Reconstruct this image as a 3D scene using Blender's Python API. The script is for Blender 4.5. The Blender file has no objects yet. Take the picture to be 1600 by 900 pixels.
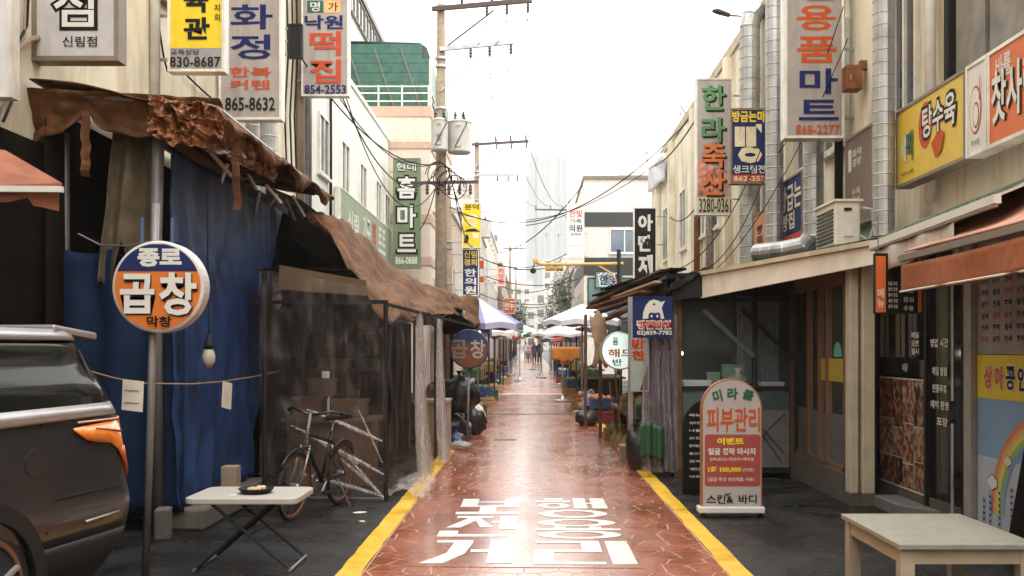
import bpy, bmesh, math, random
from mathutils import Vector, Matrix, noise
RND = random.Random(11)
SC = bpy.context.scene
COL = SC.collection
V = Vector
# ---------------------------------------------------------------- camera
F, CX, CY, H = 1556.0, 828.0, 546.0, 1.6          # focal length and vanishing point in photo pixels
cd = bpy.data.cameras.new('camera')
cd.sensor_width = 36.0
cd.lens = 36.0 * F / 1600.0
cd.shift_x = (800 - CX) / 1600.0
cd.shift_y = (CY - 450) / 1600.0
cd.clip_end = 3000
cam = bpy.data.objects.new('camera', cd)
COL.objects.link(cam)
cam.location = (0, 0, H)
cam.rotation_euler = (math.radians(90), 0, 0)
SC.camera = cam
# ---------------------------------------------------------------- sky, sun, exposure
SUN_EL, SUN_ROT = math.radians(62), math.radians(150)
w = bpy.data.worlds.new('World'); SC.world = w; w.use_nodes = True
nt = w.node_tree
bg = nt.nodes['Background']
sky = nt.nodes.new('ShaderNodeTexSky'); sky.sky_type = 'NISHITA'; sky.sun_disc = False
sky.sun_elevation = SUN_EL; sky.sun_rotation = SUN_ROT; sky.dust_density = 6; sky.air_density = 1
hs = nt.nodes.new('ShaderNodeHueSaturation'); hs.inputs['Saturation'].default_value = 0.15
mx = nt.nodes.new('ShaderNodeMix'); mx.data_type = 'RGBA'; mx.inputs[0].default_value = 0.86
nt.links.new(sky.outputs[0], hs.inputs['Color'])
nt.links.new(hs.outputs[0], mx.inputs[6])
mx.inputs[7].default_value = (12.3, 12.1, 11.6, 1)      # even cloud cover
nt.links.new(mx.outputs[2], bg.inputs['Color'])
bg.inputs['Strength'].default_value = 0.1
sl = bpy.data.lights.new('sun', 'SUN'); sl.energy = 0.7; sl.angle = math.radians(35); sl.color = (1, .97, .92)
so = bpy.data.objects.new('sun', sl); COL.objects.link(so)
so.rotation_euler = (math.radians(90) - SUN_EL, 0, math.radians(20))
vs = SC.view_settings
vs.view_transform = 'Standard'; vs.look = 'None'; vs.gamma = 1; vs.exposure = 1.45
cy = SC.cycles
cy.max_bounces = 8; cy.transparent_max_bounces = 24; cy.volume_bounces = 3; cy.diffuse_bounces = 4
cy.use_denoising = True; cy.caustics_reflective = False; cy.caustics_refractive = False
cy.sample_clamp_indirect = 6
# ---------------------------------------------------------------- helpers
def P(px, py, Y): return V(((px - CX) * Y / F, Y, H - (py - CY) * Y / F))
def PXP(px, py, X): return P(px, py, X * F / (px - CX))
def GY(py): return H * F / (py - CY)
def gz(Y): return max(0.0, (Y - 20) * .008)
MATS = {}
def mat(name, col, rough=.6, metal=0, var=.12, ns=6, bump=0, bs=40, dirt=0, dcol=(.12,.09,.06), dscale=(1.2,1.2,.25), emis=0, trans=0, spec=.5, rvar=0, coat=0, alpha=1, dlo=.48):
    if name in MATS: return MATS[name]
    m = bpy.data.materials.new(name); m.use_nodes = True
    n = m.node_tree.nodes; L = m.node_tree.links
    b = n['Principled BSDF']
    b.inputs['Roughness'].default_value = rough; b.inputs['Metallic'].default_value = metal
    b.inputs['Specular IOR Level'].default_value = spec
    b.inputs['Coat Weight'].default_value = coat
    b.inputs['Coat Roughness'].default_value = .08
    tc = n.new('ShaderNodeNewGeometry')
    c4 = (*col, 1)
    nz = n.new('ShaderNodeTexNoise'); nz.inputs['Scale'].default_value = ns; nz.inputs['Detail'].default_value = 6
    L.new(tc.outputs['Position'], nz.inputs['Vector'])
    mr = n.new('ShaderNodeMapRange'); mr.inputs[1].default_value = .3; mr.inputs[2].default_value = .7
    mr.inputs[3].default_value = 1 - var; mr.inputs[4].default_value = 1 + var
    L.new(nz.outputs['Fac'], mr.inputs[0])
    mul = n.new('ShaderNodeVectorMath'); mul.operation = 'SCALE'
    mul.inputs[0].default_value = col; L.new(mr.outputs[0], mul.inputs['Scale'])
    out = mul.outputs[0]
    if dirt:
        mp = n.new('ShaderNodeMapping'); mp.inputs['Scale'].default_value = dscale
        L.new(tc.outputs['Position'], mp.inputs['Vector'])
        dz = n.new('ShaderNodeTexNoise'); dz.inputs['Scale'].default_value = 2.2; dz.inputs['Detail'].default_value = 8; dz.inputs['Roughness'].default_value = .65
        L.new(mp.outputs[0], dz.inputs['Vector'])
        dr = n.new('ShaderNodeMapRange'); dr.inputs[1].default_value = dlo; dr.inputs[2].default_value = dlo + .24; dr.inputs[3].default_value = 0; dr.inputs[4].default_value = dirt
        L.new(dz.outputs['Fac'], dr.inputs[0])
        mi = n.new('ShaderNodeMix'); mi.data_type = 'RGBA'
        L.new(dr.outputs[0], mi.inputs[0]); L.new(out, mi.inputs[6]); mi.inputs[7].default_value = (*dcol, 1)
        out = mi.outputs[2]
    L.new(out, b.inputs['Base Color'])
    if rvar:
        rr = n.new('ShaderNodeMapRange'); rr.inputs[1].default_value = .35; rr.inputs[2].default_value = .65
        rr.inputs[3].default_value = max(.02, rough - rvar); rr.inputs[4].default_value = rough + rvar
        n2 = n.new('ShaderNodeTexNoise'); n2.inputs['Scale'].default_value = 1.7; n2.inputs['Detail'].default_value = 5
        L.new(tc.outputs['Position'], n2.inputs['Vector']); L.new(n2.outputs['Fac'], rr.inputs[0]); L.new(rr.outputs[0], b.inputs['Roughness'])
    if bump:
        bn = n.new('ShaderNodeTexNoise'); bn.inputs['Scale'].default_value = bs; bn.inputs['Detail'].default_value = 4
        L.new(tc.outputs['Position'], bn.inputs['Vector'])
        bp = n.new('ShaderNodeBump'); bp.inputs['Strength'].default_value = bump; bp.inputs['Distance'].default_value = .02
        L.new(bn.outputs['Fac'], bp.inputs['Height']); L.new(bp.outputs[0], b.inputs['Normal'])
    if emis:
        L.new(out, b.inputs['Emission Color']); b.inputs['Emission Strength'].default_value = emis
    if trans: b.inputs['Transmission Weight'].default_value = trans
    if alpha < 1: b.inputs['Alpha'].default_value = alpha
    MATS[name] = m
    return m
def film(name, tint, lo, hi, scale=(3,3,.5), rough=.12):
    """thin clear sheet: transparent with milky creases and a gloss"""
    if name in MATS: return MATS[name]
    m = bpy.data.materials.new(name); m.use_nodes = True
    n = m.node_tree.nodes; L = m.node_tree.links
    b = n['Principled BSDF']; b.inputs['Base Color'].default_value = (*tint, 1); b.inputs['Roughness'].default_value = rough
    g = n.new('ShaderNodeNewGeometry'); mp = n.new('ShaderNodeMapping'); mp.inputs['Scale'].default_value = scale
    L.new(g.outputs['Position'], mp.inputs['Vector'])
    z = n.new('ShaderNodeTexNoise'); z.inputs['Scale'].default_value = 3; z.inputs['Detail'].default_value = 7; z.inputs['Roughness'].default_value = .7
    L.new(mp.outputs[0], z.inputs['Vector'])
    r = n.new('ShaderNodeMapRange'); r.inputs[1].default_value = .45; r.inputs[2].default_value = .72; r.inputs[3].default_value = lo; r.inputs[4].default_value = hi
    L.new(z.outputs['Fac'], r.inputs[0]); L.new(r.outputs[0], b.inputs['Alpha'])
    bp = n.new('ShaderNodeBump'); bp.inputs['Strength'].default_value = .5; bp.inputs['Distance'].default_value = .03
    L.new(z.outputs['Fac'], bp.inputs['Height']); L.new(bp.outputs[0], b.inputs['Normal'])
    MATS[name] = m
    return m
ORG = {}
def tag(o, label=None, cat=None, group=None, kind=None):
    if label: o['label'] = label
    if cat: o['category'] = cat
    if group: o['group'] = group
    if kind: o['kind'] = kind
    return o
def thing(name, label, cat, loc=(0,0,0), group=None):
    o = bpy.data.objects.new(name, None); COL.objects.link(o); o.location = V(loc)
    o.empty_display_size = .1
    ORG[o.name] = V(loc); tag(o, label, cat, group); return o
class MB:
    def __init__(s): s.v = []; s.f = []
    def add(s, vs, fs):
        k = len(s.v); s.v += [V(p) for p in vs]; s.f += [tuple(i + k for i in f) for f in fs]; return s
    def box(s, c, d, rz=0, rot=None):
        c = V(c); x, y, z = d[0]/2, d[1]/2, d[2]/2
        m = rot if rot is not None else Matrix.Rotation(rz, 3, 'Z')
        pts = [c + m @ V(p) for p in ((-x,-y,-z),(x,-y,-z),(x,y,-z),(-x,y,-z),(-x,-y,z),(x,-y,z),(x,y,z),(-x,y,z))]
        return s.add(pts, [(3,2,1,0),(4,5,6,7),(0,1,5,4),(1,2,6,5),(2,3,7,6),(3,0,4,7)])
    def bb(s, x0, x1, y0, y1, z0, z1): return s.box(((x0+x1)/2,(y0+y1)/2,(z0+z1)/2),(abs(x1-x0),abs(y1-y0),abs(z1-z0)))
    def bar(s, a, b, w, h=None):
        a, b = V(a), V(b); h = h or w; d = b - a; L = d.length
        if L < 1e-6: return s
        q = d.to_track_quat('Z', 'Y').to_matrix()
        return s.box((a+b)/2, (w, h, L), rot=q)
    def tube(s, pts, r, n=8):
        pts = [V(p) for p in pts]; N = len(pts); rr = r if isinstance(r, (list, tuple)) else [r]*N
        vs = []; up = None
        for i, p in enumerate(pts):
            t = (pts[min(i+1,N-1)] - pts[max(i-1,0)]).normalized()
            if up is None: up = t.orthogonal().normalized()
            up = (up - t*up.dot(t)).normalized() if (up - t*up.dot(t)).length > 1e-5 else t.orthogonal().normalized()
            w_ = t.cross(up)
            for k in range(n):
                a = 2*math.pi*k/n; vs.append(p + (up*math.cos(a) + w_*math.sin(a))*rr[i])
        fs = [(i*n+k, i*n+(k+1)%n, (i+1)*n+(k+1)%n, (i+1)*n+k) for i in range(N-1) for k in range(n)]
        fs += [tuple(range(n-1,-1,-1)), tuple((N-1)*n+k for k in range(n))]
        return s.add(vs, fs)
    def lathe(s, prof, c=(0,0,0), n=20, axis='Z'):
        c = V(c); vs = []
        q = {'Z': Matrix.Identity(3), 'Y': Matrix.Rotation(math.radians(90),3,'X'), 'X': Matrix.Rotation(math.radians(90),3,'Y')}[axis] if isinstance(axis, str) else V(axis).to_track_quat('Z','Y').to_matrix()
        for r, z in prof:
            for k in range(n):
                a = 2*math.pi*k/n; vs.append(c + q @ V((r*math.cos(a), r*math.sin(a), z)))
        N = len(prof)
        fs = [(i*n+k, i*n+(k+1)%n, (i+1)*n+(k+1)%n, (i+1)*n+k) for i in range(N-1) for k in range(n)]
        fs += [tuple(range(n-1,-1,-1)), tuple((N-1)*n+k for k in range(n))]
        return s.add(vs, fs)
    def grid(s, fn, nu, nv):
        vs = [fn(i/nu, j/nv) for j in range(nv+1) for i in range(nu+1)]
        fs = [(j*(nu+1)+i, j*(nu+1)+i+1, (j+1)*(nu+1)+i+1, (j+1)*(nu+1)+i) for j in range(nv) for i in range(nu)]
        return s.add(vs, fs)
    def slab(s, poly, n, t):
        """closed prism: 3d polygon pushed along n by t"""
        k = len(poly); a = [V(p) for p in poly]; n = V(n)*t
        fs = [tuple(range(k-1,-1,-1)), tuple(range(k,2*k))] + [(i,(i+1)%k,k+(i+1)%k,k+i) for i in range(k)]
        return s.add(a + [p+n for p in a], fs)
    def blob(s, c, r, seed=0, n=8, amp=.18, flat=1):
        c = V(c); rr = r if isinstance(r,(tuple,list)) else (r,r,r*flat); vs = []
        for j in range(n+1):
            th = math.pi*j/n
            for i in range(n*2 if n > 4 else n*2):
                ph = 2*math.pi*i/(n*2)
                d = V((math.sin(th)*math.cos(ph), math.sin(th)*math.sin(ph), math.cos(th)))
                k = 1 + amp*noise.noise(d*2.3 + V((seed*7.1, seed*3.3, 0)))*2
                vs.append(c + V((d.x*rr[0], d.y*rr[1], d.z*rr[2]))*k)
        m = n*2
        return s.add(vs, [(j*m+i, (j+1)*m+i, (j+1)*m+(i+1)%m, j*m+(i+1)%m) for j in range(n) for i in range(m)])
    def build(s, name, m, parent=None, smooth=False, thick=0, bevel=0, loc=None):
        org = ORG[parent.name] if parent is not None else (V(loc) if loc is not None else V((0,0,0)))
        if parent is None and loc is None and s.v:
            lo = V((min(p.x for p in s.v), min(p.y for p in s.v), min(p.z for p in s.v))); hi = V((max(p.x for p in s.v), max(p.y for p in s.v), max(p.z for p in s.v)))
            org = V(((lo.x+hi.x)/2, (lo.y+hi.y)/2, lo.z))
        me = bpy.data.meshes.new(name)
        me.from_pydata([p - org for p in s.v], [], s.f)
        if smooth: me.polygons.foreach_set('use_smooth', [True]*len(me.polygons))
        o = bpy.data.objects.new(name, me); COL.objects.link(o)
        me.materials.append(m)
        if parent is not None: o.parent = parent
        else: o.location = org
        ORG[o.name] = org
        if thick:
            md = o.modifiers.new('thickness', 'SOLIDIFY'); md.thickness = thick; md.offset = 0
        if bevel:
            md = o.modifiers.new('bevel', 'BEVEL'); md.width = bevel; md.segments = 2; md.limit_method = 'ANGLE'
        me.update()
        return o
def one(name, label, cat, mb, m, group=None, **k):
    return tag(mb.build(name, m, **k), label, cat, group)
def dup(o, parent=None):
    c = o.copy(); COL.objects.link(c); c.parent = parent
    for ch in list(o.children): dup(ch, c)
    return c
# text is laid out in one batch at the end (one scene evaluation)
TEXTS = []
def text(parent, s, fr, a0, b0, a1, b1, d, m, off=.012, name='lettering', rot=0):
    ls = s.split('\n')
    if len(ls) > 1:                      # one part per written line
        hh = (b1-b0)/len(ls)
        for k, q in enumerate(ls): text(parent, q, fr, a0, b1-(k+1)*hh+hh*.07, a1, b1-k*hh-hh*.07, d, m, off, name, rot)
        return
    TEXTS.append((parent, s, fr, a0, b0, a1, b1, d, m, off, name, rot))
def frame(o, u, v):
    o, u, v = V(o), V(u), V(v); n = u.cross(v)
    return lambda a, b, d=0: o + u*a + v*b + n*d
def flush_texts():
    obs = []; cache = {}
    for t in TEXTS:
        key = (t[1], t[9])
        if key in cache: continue
        cu = bpy.data.curves.new('t', 'FONT'); cu.body = t[1]; cu.resolution_u = 2; cu.offset = t[9]; cu.align_x = 'CENTER'; cu.space_line = .95
        ob = bpy.data.objects.new('t', cu); COL.objects.link(ob); cache[key] = ob
    dg = bpy.context.evaluated_depsgraph_get(); dg.update()
    ms = {}
    for key, ob in cache.items():
        me = bpy.data.meshes.new_from_object(ob.evaluated_get(dg))
        vs = [v.co.copy() for v in me.vertices]; fs = [tuple(p.vertices) for p in me.polygons]
        bpy.data.meshes.remove(me); ms[key] = (vs, fs)
    for ob in cache.values():
        cu = ob.data; bpy.data.objects.remove(ob); bpy.data.curves.remove(cu)
    for parent, s, fr, a0, b0, a1, b1, d, m, off, name, rot in TEXTS:
        vs, fs = ms[(s, off)]
        if not vs: continue
        if rot: c_, s_ = math.cos(rot), math.sin(rot); vs = [V((p.x*c_-p.y*s_, p.x*s_+p.y*c_, 0)) for p in vs]
        x0, x1 = min(p.x for p in vs), max(p.x for p in vs); y0, y1 = min(p.y for p in vs), max(p.y for p in vs)
        mb = MB(); mb.add([fr(a0+(p.x-x0)/(x1-x0+1e-9)*(a1-a0), b0+(p.y-y0)/(y1-y0+1e-9)*(b1-b0), d) for p in vs], fs)
        mb.build(name, m, parent)
def sign(name, label, o, u, v, w_, h_, depth, face, frm, items=(), group=None, fw=.03, cat='sign', bracket=None):
    """box sign: cabinet, raised rim, face, coloured bands, lettering. o = lower left front corner"""
    fr = frame(o, u, v); base = fr(w_/2, 0, -depth/2)
    t = thing(name, label, cat, base, group)
    U, Vv = V(u), V(v); n = U.cross(Vv)
    MB().slab([fr(0,0,-depth), fr(w_,0,-depth), fr(w_,h_,-depth), fr(0,h_,-depth)], n, depth-.012).build('cabinet', frm, t)
    MB().slab([fr(fw,fw,-.011), fr(w_-fw,fw,-.011), fr(w_-fw,h_-fw,-.011), fr(fw,h_-fw,-.011)], n, .011).build('face_panel', face, t)
    for (a0,b0,a1,b1) in ((0,0,w_,fw),(0,h_-fw,w_,h_),(0,fw,fw,h_-fw),(w_-fw,fw,w_,h_-fw)):
        MB().slab([fr(a0,b0,-.0115), fr(a1,b0,-.0115), fr(a1,b1,-.0115), fr(a0,b1,-.0115)], n, .0215).build('frame_bar', frm, t)
    d = .003
    for it in items:
        if it[0] == 'r':
            _, a0, b0, a1, b1, m = it
            MB().add([fr(a0,b0,d), fr(a1,b0,d), fr(a1,b1,d), fr(a0,b1,d)], [(0,1,2,3)]).build('colour_band', m, t); d += .002
        elif it[0] == 'p':
            MB().add([fr(a,b,d) for a, b in it[1]], [tuple(range(len(it[1])))]).build('emblem', it[2], t); d += .002
        else:
            _, s, a0, b0, a1, b1, m = it[:7]; off = it[7] if len(it) > 7 else .012
            text(t, s, fr, a0, b0, a1, b1, d, m, off, rot=it[8] if len(it) > 8 else 0); d += .002
    if bracket:
        for a, b in bracket: MB().bar(a, b, .03).build('bracket', MATS['steel'], t)
    return t
def psign(name, label, x0, y0, x1, y1, Y, depth, face, frm, items=(), group=None, wall=None, **k):
    """sign facing the street's near end; every number a photo pixel in the sign's own plane at distance Y"""
    s = Y / F
    its = []
    for it in items:
        if it[0] == 'p': its.append(('p', [((a-x0)*s, (y1-b)*s) for a, b in it[1]][::-1], it[2]))
        elif it[0] == 'r': its.append(('r', (it[1]-x0)*s, (y1-it[4])*s, (it[3]-x0)*s, (y1-it[2])*s, it[5]))
        else: its.append(('t', it[1], (it[2]-x0)*s, (y1-it[5])*s, (it[4]-x0)*s, (y1-it[3])*s, *it[6:]))
    br = None
    if wall is not None:
        br = []
        for f in (.12, .5, .88):
            z = P(x0, y1, Y).z + (y1-y0)*s*f
            e = P(x0, y0, Y).x if wall < 0 else P(x1, y0, Y).x
            br.append((V((wall, Y+depth/2, z)), V((e, Y+depth/2, z))))
    return sign(name, label, P(x0, y1, Y), (1,0,0), (0,0,1), (x1-x0)*s, (y1-y0)*s, depth, face, frm, its, group, bracket=br, **k)
def window(parent, fr, a0, b0, a1, b1, fm, gm, mull=1, d=.0, fw=.05, rows=0):
    """a frame standing proud of its wall with a pane behind"""
    mb = MB(); n = (fr(0,0,1) - fr(0,0,0))
    def bar(p0,q0,p1,q1): mb.slab([fr(p0,q0,d), fr(p1,q0,d), fr(p1,q1,d), fr(p0,q1,d)], n, .05)
    bar(a0,b0,a1,b0+fw); bar(a0,b1-fw,a1,b1); bar(a0,b0+fw,a0+fw,b1-fw); bar(a1-fw,b0+fw,a1,b1-fw)
    for i in range(mull):
        c = a0 + (a1-a0)*(i+1)/(mull+1); bar(c-fw/2, b0+fw, c+fw/2, b1-fw)
    o = mb.build('window', fm, parent)
    MB().slab([fr(a0+fw,b0+fw,d+.004), fr(a1-fw,b0+fw,d+.004), fr(a1-fw,b1-fw,d+.004), fr(a0+fw,b1-fw,d+.004)], n, .012).build('pane', gm, o)
    MB().slab([fr(a0-.05,b0-.06,d), fr(a1+.05,b0-.06,d), fr(a1+.05,b0-.002,d), fr(a0-.05,b0-.002,d)], n, .09).build('sill', fm, o)
    return o
# ---------------------------------------------------------------- palette
mat('steel', (.32,.32,.33), .4, .8, .2, 9)
mat('dark', (.009,.009,.009), .6, spec=.2)
mat('darkmetal', (.018,.018,.019), .5, .3, spec=.3)
mat('black', (.005,.005,.005), .5, spec=.2)
mat('white', (.72,.71,.67), .5, dirt=.3, dcol=(.3,.26,.2))
mat('signwhite', (.5,.48,.48), .5, dirt=.4, dcol=(.3,.25,.2), dscale=(3,3,.5), dlo=.5)
mat('signgrey', (.36,.32,.3), .5, var=.07, dirt=.45, dcol=(.17,.13,.1), dscale=(3,3,.4), dlo=.47)
mat('framewhite', (.75,.73,.66), .4, dirt=.55, dcol=(.16,.11,.07))
mat('framedark', (.2,.16,.12), .5, dirt=.4)
mat('paint_yellow', (.72,.42,.03), .45, var=.15, dirt=.35, dcol=(.25,.16,.06), dscale=(5,5,5), rvar=.2, dlo=.55)
mat('yellow', (.78,.58,.03), .65, var=.08, spec=.25, dirt=.3, dcol=(.45,.3,.05), dscale=(3,3,.5))
mat('navy', (.008,.02,.1), .65, var=.08, spec=.25)
mat('ink', (.006,.006,.007), .65, spec=.2)
mat('inkblue', (.008,.016,.1), .65, spec=.2)
mat('orange', (.5,.075,.012), .65, var=.05, spec=.25)
mat('orangered', (.5,.065,.025), .65, spec=.25)
mat('green', (.01,.1,.055), .65)
mat('sage', (.135,.19,.095), .55, var=.1, dirt=.25, dcol=(.3,.32,.22))
mat('pearl', (.66,.65,.61), .5, var=.04)
mat('cream', (.78,.72,.56), .8, var=.1, ns=2, bump=.15, bs=25, dirt=.75, dcol=(.33,.22,.11), dscale=(.9,.9,.2), dlo=.475)
mat('cream2', (.82,.76,.61), .8, var=.1, ns=2, bump=.15, bs=25, dirt=.8, dcol=(.32,.2,.1), dscale=(.9,.9,.18), dlo=.475)
mat('whitewall', (.74,.75,.68), .75, var=.06, ns=1.5, bump=.1, bs=30, dirt=.3, dcol=(.45,.4,.3), dscale=(1.2,1.2,.15))
mat('pink', (.52,.35,.27), .75, var=.08, ns=8)
mat('beige', (.68,.57,.48), .75, var=.06, ns=8, dirt=.25, dcol=(.4,.3,.22))
mat('glass', (.05,.06,.065), .06, var=.3, ns=.8, spec=.8)
mat('blueglass', (.1,.14,.2), .08, var=.3, ns=.8, spec=.8)
mat('wood', (.1,.052,.028), .7, spec=.25, var=.35, ns=9, dirt=.4)
mat('lightwood', (.36,.24,.13), .6, var=.25, ns=9, dirt=.3)
mat('concrete', (.09,.08,.066), .85, var=.2, bump=.3, dirt=.5)
mat('galv', (.42,.42,.43), .38, .75, .22, 5, dirt=.3, dcol=(.25,.22,.2))
mat('rust', (.2,.075,.025), .8, .1, .4, 12)
mat('tarp_brown', (.135,.06,.026), .65, spec=.08, var=.45, ns=5, bump=.8, bs=13, dirt=.8, dcol=(.04,.022,.013), dscale=(1.6,1.6,1.6), dlo=.46)
mat('tarp_crumple', (.2,.075,.028), .35, var=.6, ns=14, bump=.9, bs=30, dirt=.85, dcol=(.03,.012,.008), dscale=(6,6,6), spec=.4)
mat('tarp_blue', (.011,.036,.12), .55, spec=.3, var=.35, ns=3, bump=.35, bs=25, dirt=.4, dcol=(.008,.02,.05), dscale=(2,2,.6))
mat('tarp_blue_shaded', (.006,.018,.048), .75, spec=.12, var=.3, ns=3, bump=.3, bs=25)  # the same blue tarp with its shadow put into the colour
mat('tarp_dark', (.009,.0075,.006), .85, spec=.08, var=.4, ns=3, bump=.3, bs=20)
mat('cloth_olive', (.1,.075,.042), .85, var=.3, ns=7, bump=.3, bs=60)
mat('asphalt', (.011,.011,.0115), .36, spec=.36, var=.5, ns=14, bump=.5, bs=110, rvar=.26, dirt=.85, dcol=(.034,.03,.025), dscale=(1.1,1.1,1), dlo=.5)
mat('paper', (.68,.62,.5), .8)
mat('rope', (.3,.16,.08), .8)
mat('plastic_green', (.02,.075,.03), .5); mat('plastic_blue', (.02,.055,.15), .45); mat('plastic_red', (.2,.03,.02), .5)
# ================================================================ setting: ground, road, lines
def strip(x0, x1, y0, y1, z, step=5):
    mb = MB(); ys = [y0 + (y1-y0)*i/max(1, int((y1-y0)/step)) for i in range(max(1, int((y1-y0)/step))+1)]
    if y0 < 20 < y1: ys = sorted(ys + [20.0])
    mb.add([(x, y, gz(y)+z) for y in ys for x in (x0, x1)], [(2*i, 2*i+1, 2*i+3, 2*i+2) for i in range(len(ys)-1)])
    return mb
tag(strip(-330, 330, -60, 780, 0, 40).build('ground', MATS['asphalt'], loc=(0,0,0)), kind='structure')
def road_mat(name, col, rnd):
    m = bpy.data.materials.new(name); m.use_nodes = True; n = m.node_tree.nodes; L = m.node_tree.links; b = n['Principled BSDF']
    g = n.new('ShaderNodeNewGeometry'); oi = n.new('ShaderNodeObjectInfo')
    a = n.new('ShaderNodeTexNoise'); a.inputs['Scale'].default_value = 22; a.inputs['Detail'].default_value = 6
    mp = n.new('ShaderNodeMapping'); mp.inputs['Scale'].default_value = (1.0, .55, 1); L.new(g.outputs['Position'], mp.inputs['Vector'])
    p = n.new('ShaderNodeTexNoise'); p.inputs['Scale'].default_value = 1.6; p.inputs['Detail'].default_value = 7; p.inputs['Roughness'].default_value = .62
    L.new(mp.outputs[0], p.inputs['Vector']); L.new(g.outputs['Position'], a.inputs['Vector'])
    add = n.new('ShaderNodeMath'); add.operation = 'MULTIPLY_ADD'; L.new(oi.outputs['Random'], add.inputs[0]); add.inputs[1].default_value = rnd; L.new(a.outputs['Fac'], add.inputs[2])
    mr = n.new('ShaderNodeMapRange'); mr.inputs[1].default_value = .3; mr.inputs[2].default_value = .75+rnd; mr.inputs[3].default_value = .62; mr.inputs[4].default_value = 1.3; L.new(add.outputs[0], mr.inputs[0])
    sc = n.new('ShaderNodeVectorMath'); sc.operation = 'SCALE'; sc.inputs[0].default_value = col; L.new(mr.outputs[0], sc.inputs['Scale'])
    st = n.new('ShaderNodeMapRange'); st.inputs[1].default_value = .5; st.inputs[2].default_value = .7; st.inputs[3].default_value = 0; st.inputs[4].default_value = .55; L.new(p.outputs['Fac'], st.inputs[0])
    mi = n.new('ShaderNodeMix'); mi.data_type = 'RGBA'; L.new(st.outputs[0], mi.inputs[0]); L.new(sc.outputs[0], mi.inputs[6]); mi.inputs[7].default_value = (.2,.05,.026,1)
    L.new(mi.outputs[2], b.inputs['Base Color'])
    rr = n.new('ShaderNodeMapRange'); rr.inputs[1].default_value = .36; rr.inputs[2].default_value = .62; rr.inputs[3].default_value = .4; rr.inputs[4].default_value = .1; L.new(p.outputs['Fac'], rr.inputs[0]); L.new(rr.outputs[0], b.inputs['Roughness'])
    bp = n.new('ShaderNodeBump'); bp.inputs['Strength'].default_value = .1; bp.inputs['Distance'].default_value = .01
    c = n.new('ShaderNodeTexNoise'); c.inputs['Scale'].default_value = 90; L.new(g.outputs['Position'], c.inputs['Vector']); L.new(c.outputs['Fac'], bp.inputs['Height']); L.new(bp.outputs[0], b.inputs['Normal'])
    b.inputs['Specular IOR Level'].default_value = .5; b.inputs['Coat Weight'].default_value = .65; b.inputs['Coat Roughness'].default_value = .15; b.inputs['Coat IOR'].default_value = 1.55
    return m
RED = road_mat('red_paving', (.38,.115,.055), .35)
JOINT = mat('joint', (.5,.31,.23), .5, var=.2, dirt=.55, dcol=(.3,.1,.06), dscale=(2,2,2))
RX0, RX1 = -1.2, 1.41
road = tag(strip(RX0, RX1, -8, 34, .004).build('road', JOINT, loc=(0,0,0)), kind='structure')
tag(strip(RX0, RX1, 34, 260, .0055).build('road', RED, loc=(0,0,0)), kind='structure')
def clip(poly, a, b, c):            # keep a*x + b*y <= c
    out = []
    for i in range(len(poly)):
        p, q = poly[i], poly[(i+1)%len(poly)]; dp, dq = a*p[0]+b*p[1]-c, a*q[0]+b*q[1]-c
        if dp <= 0: out.append(p)
        if dp*dq < 0: t = dp/(dp-dq); out.append((p[0]+t*(q[0]-p[0]), p[1]+t*(q[1]-p[1])))
    return out
seeds = {}
NX = 11; SX = (RX1-RX0)/NX; SY = .25
for j in range(-3, int(32/SY)+3):
    for i in range(-1, NX+2):
        seeds[i, j] = (RX0 + (i + .5*(j%2) + RND.uniform(-.3,.3))*SX, 2 + (j + RND.uniform(-.33,.33))*SY)
stones = []
for (i, j), s in seeds.items():
    if not 2.2 < s[1] < 33: continue
    po = [(RX0+.012, max(2.2,s[1]-1)), (RX1-.012, max(2.2,s[1]-1)), (RX1-.012, s[1]+1), (RX0+.012, s[1]+1)]
    for di in (-2,-1,0,1,2):
        for dj in (-2,-1,0,1,2):
            q = seeds.get((i+di, j+dj))
            if q is None or q is s: continue
            a, b = q[0]-s[0], q[1]-s[1]; l = math.hypot(a, b)
            po = clip(po, a/l, b/l, (a*(q[0]+s[0])+b*(q[1]+s[1]))/2/l - .0065) if po else po
    if len(po) >= 3: stones.append((s[1], po))
stones.sort(key=lambda t: (t[0] < 6.6, t[0]))
far_st = MB()
for k, (y, po) in enumerate(stones):
    z = gz(y) + .0052 + RND.uniform(0, .0006)
    mb = MB() if k < 300 else far_st
    mb.slab([(a, b, z-.001) for a, b in po], (0,0,1), .0012)
    if k < 300: mb.build('paving_stone', RED, road)
o = far_st.build('distant_paving_stones', RED, road); o['kind'] = 'stuff'
def line(x0, x1, y0, y1, seed):
    r = random.Random(seed); mb = MB(); n = int((y1-y0)/.25); pts = []
    for i in range(n+1):
        y = y0 + (y1-y0)*i/n
        pts += [(x0+r.uniform(-.008,.008), y, gz(y)+.0085), (x1+r.uniform(-.008,.008), y, gz(y)+.0085)]
    return mb.add(pts, [(2*i,2*i+1,2*i+3,2*i+2) for i in range(n)])
tag(line(-1.37, -1.2, -8, 21, 1).build('yellow_line', MATS['paint_yellow'], loc=(-1.3,0,0)), 'yellow edge line along the left side of the red road', kind='structure')
tag(line(1.41, 1.57, -8, 30, 2).build('yellow_line', MATS['paint_yellow'], loc=(1.5,0,0)), 'yellow edge line along the right side of the red road', kind='structure')
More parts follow.
